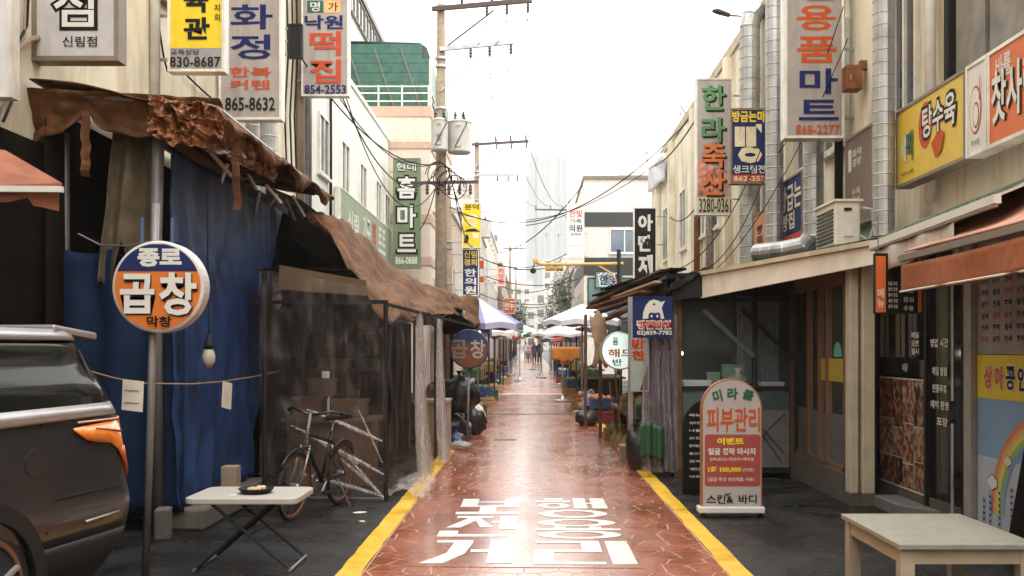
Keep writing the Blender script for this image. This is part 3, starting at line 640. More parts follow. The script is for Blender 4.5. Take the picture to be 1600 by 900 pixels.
pipe('downpipe', 'grey spotted drainpipe left of the butcher sign', [(3.72,20.6,2.6),(3.72,20.6,7.1)], .085, mat('spotpipe',(.3,.29,.27),.7,var=.6,ns=30))
pipe('downpipe', 'slim pale drainpipe right of the nearest silver duct', [(3.8,9.45,3.0),(3.8,9.45,7.5)], .05, MATS['white'])
pipe('downpipe', 'slim rusty pipe between the two tall ducts', [(3.76,14.8,2.8),(3.76,14.8,7.1)], .045, MATS['rust'])
rb = thing('junction_box', 'small rusty metal box sticking out right of the grey sign', 'box', (3.5,11.4,4.75))
p0, p1 = P(1319,142,11.4), P(1344,104,11.4)
MB().bb(p0.x,p1.x,11.3,11.5,p0.z,p1.z).build('case', MATS['rust'], rb, bevel=.01); MB().bb(p1.x-.005,WR,11.36,11.44,4.8,4.9).build('bracket', MATS['rust'], rb); MB().bb(p0.x+.03,p0.x+.05,11.285,11.3,p0.z+.1,p0.z+.16).build('latch', MATS['steel'], rb)
# air conditioner
ac = thing('air_conditioner', 'cream outdoor air conditioner unit on the stall roof', 'air conditioner', (3.3,10.5,2.68))
p0, p1 = P(1305,384,10.3), P(1345,314,10.3); WT = mat('acwhite', (.68,.64,.54), .5, dirt=.3, dcol=(.4,.3,.2))
MB().bb(p0.x,p1.x,10.3,11.0,p0.z,p1.z).build('case', WT, ac, bevel=.02)
MB().bb(p0.x-.02,p1.x+.02,10.28,11.02,p1.z-.005,p1.z+.02).build('lid', WT, ac)
for k in range(9): MB().bb(p0.x-.012,p0.x,10.36,10.94,p0.z+.05+k*.04,p0.z+.07+k*.04).build('grille_bar', MATS['darkmetal'], ac)
MB().bb(p0.x+.09,p0.x+.18,10.288,10.3,p0.z+.1,p0.z+.2).build('plate', PE, ac); MB().bb(p0.x+.09,p0.x+.17,10.29,10.3,p1.z-.1,p1.z-.07).build('badge', MATS['dark'], ac)
MB().tube([(p1.x,10.36,p0.z+.12),(p1.x+.1,10.33,p0.z+.05),(p1.x+.14,10.32,p0.z+.2),(p1.x+.12,10.32,p0.z+.38),(p1.x+.02,10.34,p0.z+.4)], .016, 8).build('refrigerant_pipe', PE, ac, smooth=True)
for x in (p0.x+.03,p1.x-.05): MB().bb(x,x+.03,10.32,10.98,2.66,p0.z).build('foot', MATS['darkmetal'], ac)
# street lamp head at the roof, antenna, small roof poles
sl_ = thing('street_lamp', 'street lamp head reaching out from the right roof', 'lamp', (3.8,19,7.4))
a = P(1113,17,19); c = P(1140,24,19); MB().tube([a, a+V((.1,0,-.01)), c], [.03,.06,.045], 8).build('lamp_head', MATS['darkmetal'], sl_, smooth=True)
MB().tube([c, P(1165,26,19), (3.95,19,7.3)], .025, 8).build('arm', MATS['rust'], sl_)
an = thing('roof_antenna', 'slim white antenna box on a pole above the banded building', 'antenna', (3.5,32,6.8))
MB().box(P(1010,222,31), (.17,.12,.7)).build('antenna_box', PE, an, bevel=.02); MB().tube([P(1011,236,31),P(1011,252,31),P(1020,262,31),(4.0,31,7.3)], .025).build('pole', MATS['galv'], an)
for k,(px,py,Y,lab) in enumerate(((1145,75,19.5,'thin rod aerial on the right roof edge'),(1063,180,24.5,'short rusty post on the right roof edge'))):
    q = P(px,py,Y); one('roof_post', lab, 'post', MB().tube([(3.9,Y,7.3),(q.x,Y,7.6),q], .02), MATS['rust'])

for k,(lab,pts) in enumerate((('black cable running up the cream wall at the far left',[(45,-20),(42,40),(24,75),(26,140),(5,190)]),('grey cable beside it at the far left wall',[(40,-20),(38,55),(20,85),(18,130),(-10,200)]),('bent conduit stub under the white box sign',[(68,58),(45,62),(24,78),(22,150)]),('cable hanging beside the yellow sign',[(243,-10),(248,40),(256,90),(262,112)]),('stray cable slanting under the tall grey sign',[(290,116),(315,140),(340,162)]))):
    one('wall_cable', lab, 'cable', MB().tube([PXP(x,y,WL+.05) for x,y in pts], .012 if k!=2 else .025, 6), MATS['dark'] if k in (0,3,4) else MATS['brownpipe'], 'cables on the left walls')
for k,(lab,px) in enumerate((('left black cable in the gap behind the grey signs',448),('middle black cable in the gap behind the grey signs',456),('right black cable in the gap behind the grey signs',463))):
    one('wall_cable', lab, 'cable', MB().tube([PXP(px,-20,WL+.06),PXP(px+2,90,WL+.1),PXP(px-3,180,WL+.06),PXP(px+1,300,WL+.06)], .018, 6), MATS['dark'], 'cables on the left walls')
# ================================================================ stall 1 on the left: brown canopy, blue tarp
def nz(x, y, z=0, s=1): return noise.noise(V((x*s, y*s, z*s)))
st = thing('market_stall', 'closed stall wrapped in blue tarp under a torn brown canopy', 'stall', (-3.6,10.6,0))
GS = MATS['steel']; TB_, TB_SHADED, TD, TBR, TCR = (MATS[k] for k in ('tarp_blue','tarp_blue_shaded','tarp_dark','tarp_brown','tarp_crumple'))
GP = mat('greypost', (.2,.19,.19), .5, .3, dirt=.4)
MB().tube([(-3.2,8.55,0),(-3.21,8.55,2.6),(-3.18,8.55,3.72)], .05, 12).build('post', GP, st, smooth=True)
for p in ((-4.08,8.75),(-3.15,12.9),(-4.0,12.9)): MB().tube([(p[0],p[1],0),(p[0],p[1],3.5)], .035, 8).build('post', GP, st)
MB().bar((-3.15,8.5,3.42),(-3.15,12.95,3.37), .07, .09).build('beam', MATS['wood'], st)
MB().tube([(-4.02,8.35,3.76),(-3.3,8.35,3.69),(-2.62,8.35,3.62)], .024, 8).build('front_pole', GS, st)
MB().tube([(-2.62,8.35,3.62),(-2.6,12.9,3.56)], .024, 8).build('eave_pole', GS, st)
for y in (9.4,10.4,11.4,12.3): MB().bar((-4.1,y,3.78),(-2.66,y,3.52), .04).build('rafter', MATS['wood'], st)
def folds(y, z, k=1): return .035*math.sin(y*14+1.3*nz(y,z,0,1.5)*3) * k + .05*nz(y*1.6, z*.5, 3, 1.3)
# side curtain
def side(u, v):
    yr = 12.6 - 1.7*(1-v)**.8; y = 8.62 + (yr-8.62)*u; z = .22 + (3.36-.22)*v + .05*nz(y,2,1,2)*(1-v)
    flare = .08*(1-v)**2
    return V((-3.12 + folds(y, z, .25+.45*(1-v))*.8 + .02*nz(y*5+z*2,z*3,2) + flare, y, z))
MB().grid(side, 110, 40).build('side_curtain', TB_, st, smooth=True, thick=.006)
def front(u, v):
    x = -4.75 + 1.72*u; z = .18 + (2.5+.06*math.sin(u*9)-.18)*v
    return V((x, 8.68 - .03*math.sin(x*17+nz(x,z)*2) - .06*nz(x*1.5,z*.6,4), z))
MB().grid(front, 60, 24).build('front_curtain', TB_SHADED, st, smooth=True, thick=.006)
MB().grid(lambda u,v: V((-4.08+.03*nz(u*9,v*5), 8.4+4.5*u, 3.65*v)), 20, 10).build('shade_backing', TD, st, smooth=True, thick=.01)  # added dark sheet painting the interior shade over the cream wall
MB().grid(lambda u,v: V((-4.08+1.0*u, 12.85, 3.4*v)), 4, 4).build('end_lining', TD, st, thick=.01)
# sagging brown roof with a rolled eave
def roof(u, v):
    y = 8.25 + 4.75*v; x = -4.15 + 1.55*u; z = 3.86 - .26*u - .05*math.sin(v*math.pi*5)**2*(.3+u*.5) + .05*nz(x*2,y*1.5,0)
    return V((x, y, z))
MB().grid(roof, 24, 60).build('canopy', TBR, st, smooth=True, thick=.012)
def eave(u, v):
    y = 8.25 + 4.75*u; s = .1 + .07*math.sin(u*23)+.1*nz(y*2,3)+.07*nz(y*6,7)
    return V((-2.6 + .05*math.sin(v*3)+.03*nz(y*5,v*3), y, 3.6 - .02*v - max(.03,s)*v + .03*nz(y*3,v)))
MB().grid(eave, 90, 8).build('eave_flap', TBR, st, smooth=True, thick=.01)
def swag(u, v):
    x = -4.3 + 1.72*u; top = 3.79 - .1*u
    dip = .16 + .2*abs(math.sin(u*7.5+.6)) + .1*nz(x*4,2)
    if u < .22: dip = .5 - .8*u + .1*nz(x*6,1)
    return V((x + .03*nz(x*5,v*4), 8.3 + .12*math.sin(v*2.2) + .05*nz(x*6,v*5,2), top - dip*v))
MB().grid(swag, 80, 10).build('front_flap', TBR, st, smooth=True, thick=.01)
def crump(u, v):
    x = -3.15 + .62*u; z = 3.7 - .12*u - (.42-.1*u)*v*(1-.35*abs(u-.5))
    return V((x, 8.16 + .16*abs(nz(x*8,z*8,1)) + .1*abs(nz(x*19,z*17,5)) + .03*nz(x*40,z*40), z + .06*nz(x*13,z*9,3)))
MB().grid(crump, 40, 26).build('crumpled_sheet', TCR, st, thick=.006)
def crump2(u, v):
    y = 8.3 + 2.2*u; z = 3.58 - (.32-.12*u)*v
    return V((-2.72 + .14*abs(nz(y*7,z*9,1)) + .08*abs(nz(y*17,z*15,5)), y, z + .05*nz(y*9,z*9,3)))
MB().grid(crump2, 60, 12).build('crumpled_sheet', TCR, st, thick=.006)
# ragged olive cloth hanging behind the post
def rag(u, v):
    a = P(165+25*v+ (262-190-25*v+18)*u, 0, 8.8).x
    bot = 3.0 - 0.22 - .62 + .42*max(0, 1-abs(u-.45)/.22) - .08*u + .06*nz(u*12,1)
    return V((a, 8.62+.05*math.sin(u*11)+.03*nz(u*5,v*3), 3.5 + (bot-3.5)*(1-v)))
MB().grid(rag, 40, 20).build('hanging_rag', MATS['cloth_olive'], st, smooth=True, thick=.008)
for k,(y,l,x) in enumerate(((8.9,.75,-2.66),(9.3,.3,-2.64),(10.0,.28,-2.63),(8.32,.55,-3.75))):
    MB().grid(lambda u,v: V((x+.05*u+.03*nz(v*4,k), y+.06*u+.05*nz(v*5,k+3), 3.6-l*v)), 3, 12).build('torn_strip', TBR, st, thick=.004)
for k in range(9):
    y = 9.2+k*.4; q = V((-2.95+.1*math.sin(k*2.1), y, 3.42+.05*math.sin(k)))
    MB().bar(q, q+V((.16*math.cos(k*1.7),.12,-.2+.1*math.sin(k*2.3))), .03).build('clamp', MATS['galv'] if k%2 else PE, st)
MB().tube([(-3.9,8.6,2.6),(-3.7,8.57,2.5),(-3.45,8.57,2.49),(-3.2,8.55,2.55)], .007, 6).build('wire', GS, st)
# ledge, bricks and oddments at the foot
one('concrete_ledge', 'low concrete ledge along the foot of the blue tarp', 'ledge', MB().bb(-3.3,-2.86,8.75,10.9,0,.2), MATS['concrete'], bevel=.03)
for k,(x,y,s,r) in enumerate(((-3.1,8.42,(.12,.2,.26),.2),)):
    one('concrete_block', 'small upright concrete block beside the sign pole', 'block', MB().box((x,y,s[2]/2),s,r), MATS['concrete'], bevel=.015)
one('cardboard_box', 'upright brown cardboard carton behind the folding table', 'box', MB().bb(-2.98,-2.83,9.6,9.75,.2,.47), mat('cardboard',(.3,.23,.16),.8), bevel=.005)
one('plank', 'short plank lying on the ledge behind the folding table', 'plank', MB().box((-3.02,9.4,.22),(.3,.12,.05),.3), MATS['wood'])
rp = one('rope', 'sagging rope strung across the blue tarp', 'rope', MB().tube([P(130,577,8.3),P(180,591,8.3),P(225,599,8.3),PXP(300,600,-2.95),PXP(350,596,-2.92),PXP(400,588,-2.92),PXP(440,579,-2.95)], .007, 6), MATS['rope'])
for x0,x1,y0,y1,X,lab in ((190,223,592,640,None,'sheet of paper clipped on the rope left of the sign pole'),(346,361,595,636,-2.9,'narrow slip of paper clipped on the rope right of the sign pole')):
    pl = (lambda a,c: P(a,c,8.27)) if X is None else (lambda a,c: PXP(a,c,X))
    t = thing('paper_notice', lab, 'paper', pl((x0+x1)/2,y1))
    MB().grid(lambda u,v: pl(x0+(x1-x0)*u+2*v, y1-(y1-y0)*v+4*u)+V((0,-.01*math.sin(u*3),0)), 4, 4).build('sheet', MATS['paper'], t, thick=.001)
    for f in (.35,.75): MB().add([pl(x0+(x1-x0)*a, y0+(y1-y0)*c)+V((0,-.014,0)) for a,c in ((.15,f),(.85,f+.03),(.85,f+.06),(.15,f+.03))],[(0,1,2,3)]).build('lettering', MATS['framedark'], t)
def bulb(lab, c, top):
    t = thing('light_bulb', lab, 'bulb', c)
    MB().lathe([(.004,-.11),(.035,-.1),(.058,-.05),(.06,0),(.045,.05),(.03,.08)], c, 14).build('globe', mat('bulbglass',(.5,.45,.38),.3), t, smooth=True)
    MB().lathe([(.045,.06),(.048,.1),(.03,.12),(.02,.2)], c, 12).build('socket', PE if False else MATS['dark'], t, smooth=True)
    MB().tube([V(c)+V((0,0,.19)), top], .006, 5).build('cord', MATS['dark'], t)
bulb('unlit bulb hanging on a cord in front of the blue tarp', PXP(326,556,-2.95), PXP(324,300,-2.98))
bulb('unlit bulb hanging at the right edge of the blue tarp', PXP(433,468,-2.9), PXP(431,330,-2.9))
# orange awning corner cut by the left picture edge
aw = thing('awning', 'faded orange awning corner at the left picture edge', 'awning', (-3.6,6.3,2.5))
AO = mat('awning_orange', (.26,.08,.04), .7, var=.25, ns=6, dirt=.3)
MB().slab([P(-200,215,6.6),P(8,238,6.6),P(92,288,6.0),P(97,290,5.9),P(-200,300,5.9)],(0,0,1),.015).build('cloth', AO, aw)
MB().bar(P(-200,294,5.88),P(98,296,5.88),.035).build('edge_bar', PE, aw)
MB().grid(lambda u,v: P(-200+ (292)*u, 300+ (26 if u>.85 else 12)*v + 4*math.sin(u*20)*v, 5.92), 30, 3).build('valance', AO, aw, thick=.006)
MB().bar(P(-150,300,5.95),(-5.2,7.5,2.9),.03).build('arm', GS, aw)
# ================================================================ stall 2 on the left: clear plastic tent
st = thing('market_stall', 'stall walled with clear plastic sheets under a draped brown tarp', 'stall', (-2.2,12.6,0))
Y0, Y1, XA, XB = 10.5, 14.8, -2.95, -1.52
CLR = film('clear_plastic', (.14,.115,.105), .12, .55, (3,3,.8), .1)
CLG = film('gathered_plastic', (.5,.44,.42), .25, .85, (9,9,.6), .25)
for x,y,h in ((XA+.15,Y0,2.4),(XB,Y0,2.12),(XB+.12,Y1,1.95),(XA,Y1,2.3)): MB().tube([(x,y,0),(x,y,h)], .026, 8).build('post', MATS['darkmetal'], st)
MB().bar((XA,Y0,2.1),(XB,Y0,2.1),.04).build('beam', MATS['dark'], st); MB().bar((XB,Y0,2.08),(XB+.6,16.6,1.98),.03).build('beam', MATS['dark'], st)
MB().bar((XA,Y0,.05),(XB,Y0,.03),.02).build('bottom_bar', GS, st)
MB().grid(lambda u,v: V((XA+.1+(XB-XA-.1)*u, Y0-.02+.05*nz(u*4,v*5)+.03*abs(nz(u*9+v*3,v*8,4))+.02*math.sin(u*15+v*6), .03+(2.42-.22*u)*v)), 60, 60).build('front_sheet', CLR, st, smooth=True)
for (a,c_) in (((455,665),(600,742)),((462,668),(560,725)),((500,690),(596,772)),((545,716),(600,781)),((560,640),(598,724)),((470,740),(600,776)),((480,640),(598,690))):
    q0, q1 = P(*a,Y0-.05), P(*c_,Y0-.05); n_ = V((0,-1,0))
    MB().grid(lambda u,v: q0+(q1-q0)*u+V((0,-.03*math.sin(v*math.pi),(v-.5)*(.02+.16*u*(1.05-u)))), 10, 4).build('glint_crease', CLG, st, smooth=True)  # pale strips painting the glossy streaks on creased plastic
MB().grid(lambda u,v: V((XB+.02+.22*u+.05*nz(u*8,v*3)+.012*math.sin(u*70), Y0+(Y1-Y0)*u, .06+2.0*v)), 90, 24).build('side_sheet', CLR, st, smooth=True)
def gather(y, w0, w1, x):
    def g(u, v):
        a = u*2-1; w_ = w0 + (w1-w0)*(1-v)**1.5
        return V((x + .07*math.sin(u*28+v*2)*(.4+.6*(1-v)) + .08*(1-v)**3, y + a*w_, .06 + 2.0*v + .03*nz(u*9,v)*(1-v)))
    MB().grid(g, 70, 24).build('gathered_sheet', CLG, st, smooth=True)
gather(12.3,.16,.5,XB+.16); gather(13.9,.12,.45,XB+.26)
MB().grid(lambda u,v: V((XB-.05+.45*u+.03*nz(u*5,v*5), Y0+.05+1.6*v-.1*u, .03+.1*(1-abs(2*u-1))+.06*nz(u*6,v*7))), 16, 24).build('trailing_sheet', CLG, st, smooth=True)
MB().slab([P(436,414,10.7),P(572,438,10.8),P(572,462,10.8),P(436,452,10.7)],(0,1,0),.03).build('fascia_board', mat('ochre',(.1,.055,.02),.7,dirt=.4), st)
MB().grid(lambda u,v: V((-3.3, 12.75+3*u, 3.2*v)), 6, 4).build('shade_backing', TD, st, thick=.02)  # dark sheet giving the stall its interior shade
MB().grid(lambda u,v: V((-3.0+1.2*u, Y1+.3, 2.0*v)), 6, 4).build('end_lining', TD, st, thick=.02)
MB().bb(-2.9,-1.8,11.6,12.2,.75,.8).build('counter', MATS['wood'], st); MB().bb(-2.85,-1.85,11.65,12.15,0,.75).build('counter_base', MATS['wood'], st)
MB().bb(-2.95,-2.1,13.6,14.0,1.3,1.34).build('shelf', MATS['wood'], st)
MB().grid(lambda u,v: V((-2.95+(1.0-.2*v)*u, 10.75+2.45*v, 2.46+.04*v+.02*nz(u*5,v*5))), 8, 10).build('added_shade_sheet', TD, st, smooth=True, thick=.02)  # added to keep sky light out of the stall interior
MB().slab([P(x_,y_,13.25) for x_,y_ in ((415,290),(470,312),(505,338),(560,432),(604,496),(640,560),(415,560))],(0,1,0),.02).build('shade_backdrop', TD, st)  # added dark sheet painting the shade below the draped tarp
# draped tarp: rows from the high back edge to the low street edge
top = [V((-2.95,12.3,3.32)), PXP(520,340,-2.55), P(575,380,14.6), P(640,428,16.0), P(690,456,17.2), P(748,470,18.6)]
low = [PXP(496,330,-2.62), P(552,430,11.6), P(603,500,11.2), P(655,494,13.4), P(710,492,15.6), P(748,512,17.4)]
def cr(ps, t):
    k = t*(len(ps)-1); i = min(int(k), len(ps)-2); f = k-i; p0, p1, p2, p3 = ps[max(i-1,0)], ps[i], ps[i+1], ps[min(i+2,len(ps)-1)]
    return .5*((2*p1)+(p2-p0)*f+(2*p0-5*p1+4*p2-p3)*f*f+(3*p1-p0-3*p2+p3)*f**3)
def drape(u, v):
    a, c_ = cr(top, u), cr(low, u); p = a + (c_-a)*v
    return p + V((.05*nz(u*5,v*2,1), 0, -.1*math.sin(v*math.pi)*(.4+u*.6) + .045*math.sin(v*5+u*9+2*nz(u*4,v*2)) + .05*math.sin(u*34+v*5+3*nz(u*6,v*2))*(.25+.75*v) + .09*abs(nz(u*9,v*5,2)) - .05*abs(nz(u*20,v*9,6))))
MB().grid(drape, 90, 30).build('draped_tarp', TBR, st, smooth=True, thick=.012)
def drape2(u, v):
    a = cr(low, .45+.55*u); return a + V((-.6*v+.05*nz(u*9,v), 0, -.12*math.sin(v*2)+.1*v*nz(u*7,4)))
MB().grid(drape2, 40, 8).build('tarp_lining', TD, st, smooth=True, thick=.01)
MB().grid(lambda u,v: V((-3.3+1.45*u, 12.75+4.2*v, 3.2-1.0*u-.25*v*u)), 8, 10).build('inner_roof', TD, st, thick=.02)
lt = thing('fluorescent_lamp', 'lit fluorescent tube under the end of the draped tarp', 'lamp', P(692,496,17))
MB().tube([P(686,492,17),P(699,497,17)], .025, 8).build('tube', mat('tube_lit',(.9,1,.95),.5,emis=5), lt); MB().bar(P(686,489,17.02),P(699,494,17.02),.05,.03).build('fitting', MATS['white'], lt)
# things inside the plastic stall
for k,(x,y,z,s,m) in enumerate(((-2.6,11.8,.8,(.34,.3,.24),'wood'),(-2.15,11.9,.8,(.4,.3,.2),'wood'),(-2.5,12.0,1.04,(.3,.26,.2),'wood'),(-2.7,13.8,1.34,(.4,.3,.3),'cardboard'),(-2.25,13.8,1.34,(.3,.26,.36),'plastic_green'))):
    c = thing('storage_box', ['brown carton on the counter inside the plastic stall','wooden box on the counter inside the plastic stall','dark wooden tub on a carton inside the plastic stall','carton on the back shelf inside the plastic stall','green bin on the back shelf inside the plastic stall'][k], 'box', (x,y,z))
    MB().bb(x-s[0]/2,x+s[0]/2,y-s[1]/2,y+s[1]/2,z,z+s[2]).build('body', MATS[m], c, bevel=.01); MB().bb(x-s[0]/2-.01,x+s[0]/2+.01,y-s[1]/2-.01,y+s[1]/2+.01,z+s[2]-.03,z+s[2]+.01).build('rim', MATS[m], c)
# ================================================================ deli stall on the right
st = thing('market_stall', 'side dish stall with a wide cream roof edge on the right', 'stall', (2.8,12.5,0))
WD, DK, DM = MATS['wood'], MATS['dark'], MATS['darkmetal']
FB = mat('fascia_cream', (.78,.71,.62), .6, var=.06, dirt=.4, dcol=(.3,.24,.17)); GT = mat('gutter', (.55,.48,.33), .5, dirt=.5)
TEAL = mat('teal_sheet', (.03,.2,.18), .45)
A, B_ = V((2.12,12.25,0)), V((3.42,9.78,0))
MB().slab([(1.72,12.62,2.5),(2.1,12.27,2.52),(3.4,9.8,2.66),(3.95,9.8,2.72),(3.95,17,2.72),(1.72,17,2.5)],(0,0,1),.04).build('roof', DM, st)
MB().slab([(2.3,12.2,2.561),(3.3,10.3,2.66),(3.9,10.3,2.765),(3.9,16,2.765),(2.3,16,2.57)],(0,0,1),.012).build('roof_sheet', TEAL, st)
d = (B_-A).normalized(); nn = V((-d.y, d.x, 0)); nn = nn if nn.y < 0 else -nn
MB().slab([A+V((0,0,2.23)), B_+V((0,0,2.44)), B_+V((0,0,2.62)), A+V((0,0,2.5))], nn, .03).build('fascia', FB, st)
MB().slab([A+V((0,0,2.505)), B_+V((0,0,2.625)), B_+V((0,0,2.675)), A+V((0,0,2.555))], nn, .07).build('gutter', GT, st)
MB().grid(lambda u,v: V((1.7+.5*u+.03*nz(u*6,v*6), 12.25+.35*v-.1*u, 2.28+.3*u*(1-.2*v)+.1*nz(u*5,v*5,3)+.12*math.sin(u*3)*v)), 16, 12).build('tarp_bundle', TD, st, smooth=True, thick=.03)
MB().slab([(1.75,12.28,2.2),(2.12,12.2,2.25),(2.12,12.2,2.5),(1.75,12.28,2.42)],(0,1,0),.06).build('end_board', DK, st)
for x,y,w_ in ((1.85,12.45,.09),(3.3,12.5,.07)): MB().bar((x,y,0),(x,y,2.4),w_).build('post', WD, st)
BW = mat('bluewhite', (.22,.27,.36), .4, var=.4, ns=12)
glass = film('shop_glass', (.25,.3,.3), .1, .3, (1,1,1), .05)
fr = frame((0,12.5,0),(1,0,0),ZV)
for a0,b0,a1,b1 in ((1.9,1.08,3.26,1.14),(1.9,2.2,3.26,2.26),(1.9,.05,3.26,.12),(2.62,.12,2.66,1.08)):
    MB().slab([fr(a0,b0),fr(a1,b0),fr(a1,b1),fr(a0,b1)],(0,1,0),.05).build('frame_bar', DM, st)
MB().add([fr(1.9,1.14,-.02),fr(3.26,1.14,-.02),fr(3.26,2.2,-.02),fr(1.9,2.2,-.02)],[(0,1,2,3)]).build('window_pane', glass, st)
PANEL = mat('panel_grey', (.16,.155,.155), .5, var=.15, dirt=.3)
MB().slab([fr(2.66,.12,-.02),fr(3.26,.12,-.02),fr(3.26,.84,-.02),fr(2.66,.84,-.02)],(0,1,0),.02).build('lower_panel', PANEL, st)
MB().slab([fr(2.66,.845,-.02),fr(3.26,.845,-.02),fr(3.26,1.075,-.02),fr(2.66,1.075,-.02)],(0,1,0),.02).build('lower_panel', mat('tealpanel',(.06,.1,.11),.3), st)
MB().slab([fr(1.92,.12,-.02),fr(2.615,.12,-.02),fr(2.615,1.075,-.02),fr(1.92,1.075,-.02)],(0,1,0),.02).build('lower_panel', mat('tealpale',(.08,.12,.12),.3), st)
for a,c in (((2.75,.78),(3.2,.3)),((2.8,.7),(3.15,.2)),((3.2,.8),(2.85,.45))): MB().bar(fr(*a,.01),fr(*c,.01),.008).build('tape_line', DK, st)
for k in range(16):
    x = 2.72+k*.034; MB().bb(x, x+.022, 13.05-.015*(k%2), 13.08, 1.15, 2.3).build('corrugated_strip', BW, st)
MB().bar(P(1100,485,12.6),P(1177,557,12.75),.05).build('brace', BW, st); MB().bar(P(1158,482,12.42),P(1240,560,12.42),.05).build('brace', DK, st)
MB().bb(1.9,3.25,12.6,13.0,1.02,1.07).build('shelf', WD, st); MB().bb(1.9,3.9,14.2,14.25,0,2.5).build('back_wall', mat('tealwall',(.02,.05,.05),.5), st)
MB().bb(1.75,1.8,12.7,17,0,2.5).build('street_wall', TD, st)
def carton(name, lab, x0,x1,y0,y1,z0,z1, m, lid=None):
    t = thing(name, lab, 'box', ((x0+x1)/2,(y0+y1)/2,z0)); MB().bb(x0,x1,y0,y1,z0,z1).build('body', MATS[m], t, bevel=.008)
    MB().bb(x0-.006,x1+.006,y0-.006,y1+.006,z1-.02,z1+.006).build('lid', MATS[lid or m], t); return t
mat('foam', (.6,.65,.68), .6); mat('mint', (.2,.36,.3), .5)
carton('foam_box', 'white foam box on the deli shelf beside the brown post', 1.95,2.3,12.62,12.9,1.07,1.2,'foam')
carton('food_tray', 'dark red tray on the deli shelf right of the foam box', 2.33,2.62,12.62,12.9,1.07,1.16,'wood','rust')
carton('carton', 'small mint carton at the back of the deli shelf', 2.3,2.46,12.9,13.0,1.07,1.3,'mint')
carton('carton', 'tall green carton at the back of the deli shelf', 2.5,2.78,12.9,13.02,1.07,1.4,'mint')
carton('foam_box', 'foam box at the right end of the deli shelf', 2.95,3.22,12.62,12.85,1.07,1.18,'foam')
bg_ = thing('plastic_bag', 'knotted clear bag standing behind the arched white sign', 'bag', (2.58,12.4,1.1))
MB().blob((2.58,12.35,1.2),(.13,.1,.1),5).build('bag_body', film('bagfilm',(.3,.33,.28),.4,.8,(5,5,5)), bg_, smooth=True)
MB().lathe([(.02,.07),(.015,.11),(.05,.17)],(2.58,12.35,1.2),8).build('knot', PE, bg_)
for px,py in ((1063,552),):
    t = thing('light_bulb', 'small lit bulb inside the deli '+('by the brown post' if px==1063 else 'above the foam box'), 'bulb', P(px,py,12.9))
    MB().blob(P(px,py,12.9),.035 if px==1063 else .02,1,6,.02).build('globe', mat('bulb_lit',(1,.9,.7),.5,emis=6), t, smooth=True); MB().tube([P(px,py,12.9)+V((0,0,.03)),P(px,py,12.9)+V((0,0,.5))],.006,5).build('cord', DK, t)
# hanging plastic beside the deli
hp = thing('plastic_curtain', 'rolled clear plastic curtain with a green bag at its foot', 'curtain', (1.6,12.3,.05))
PC = film('purple_plastic', (.34,.3,.36), .35, .85, (7,7,.6), .2)
MB().grid(lambda u,v: V((1.43+.38*u+.1*(1-v)*(u-.6), 12.35+.05*math.sin(u*21+v*3), .08+1.95*v)), 40, 24).build('sheet', PC, hp, smooth=True)
MB().grid(lambda u,v: V((1.36+.3*u, 12.26+.03*math.sin(u*14), .25+.42*v+.03*math.sin(u*5))), 16, 8).build('green_bag', MATS['plastic_green'], hp, smooth=True, thick=.01)
psign('hanging_sign', 'navy square sign with a white bird emblem and orange name', 989, 463, 1051, 528, 12.2, .06, MATS['navy'], MATS['navy'],
  [('p',[(1004,498),(1005,488),(1009,477),(1015,470),(1022,468),(1029,470),(1033,472),(1039,470),(1036,476),(1034,481),(1036,490),(1038,498)],PE),('p',circ(1022,475.5,1.8,1.8,10),INK),
   ('p',[(1013,498),(1013,492),(1016,488),(1021,489),(1025,489),(1030,488),(1032,493),(1032,498)],MATS['navy']),('p',circ(1018,494,1.6,2.4,10),PE),('p',circ(1027,494,1.6,2.4,10),PE),
   ('t','펭귄반찬',994,500,1050,515,PE,.06),('t','펭귄반찬',996,501.5,1048,513.5,MATS['orangered'],.03),('t','02)839-7782',995,516.5,1050,525,PE,.03)], fw=.012)
psign('hanging_sign', 'pale green light panel with two red characters under the navy sign', 984, 500, 1014, 612, 12.9, .05, mat('palegreen',(.36,.45,.4),.4), MATS['galv'],
  [('t','반',987,528,1008,545,MATS['orangered'],.05),('t','찬',987,547,1008,563,MATS['orangered'],.05),('p',[(1000,610),(1012,570),(1012,610)],DK)], fw=.015)
def disc_sign(label, px, py, r, Y, depth, rim, items, pole=None, face=None, group=None, back=None):
    c = P(px, py, Y); s = Y/F; R_ = r*s
    t = thing('round_sign', label, 'sign', (c.x, Y, (pole[1].z if pole else c.z-R_)), group)
    MB().lathe([(R_*.97,-depth),(R_,-depth+.01),(R_,-.005),(R_*.96,.004)], c, 48, (0,-1,0)).build('drum', rim, t, smooth=False)
    MB().lathe([(R_*.93,.001),(R_*.93,.007)], c, 48, (0,-1,0)).build('face_panel', face, t)
    f = frame(c, (1,0,0), ZV); dd = .010
    for it in items:
        if it[0] == 'c':     # circle segment above / below a chord (fraction of radius)
            lo, hi, m = it[1:]; pts = []
            a0, a1 = math.asin(lo), math.asin(hi); n_ = 24
            right = [(math.cos(a0+(a1-a0)*i/n_), math.sin(a0+(a1-a0)*i/n_)) for i in range(n_+1)]
            pts = right + [(-x, y) for x, y in reversed(right)]
            MB().add([f(x*R_*.93, y*R_*.93, dd) for x, y in pts], [tuple(range(len(pts)))]).build('colour_band', m, t)
        else:
            _, s_, x0, y0, x1, y1, m = it[:7]; text(t, s_, f, (x0-px)*s, (py-y1)*s, (x1-px)*s, (py-y0)*s, dd, m, it[7] if len(it) > 7 else .02)
        dd += .002
    if pole: MB().tube(pole, pole_r, 10).build('pole', GP, t, smooth=True)
    return t
pole_r = .026
LIT = mat('lit_panel', (.62,.78,.72), .4, emis=.25)
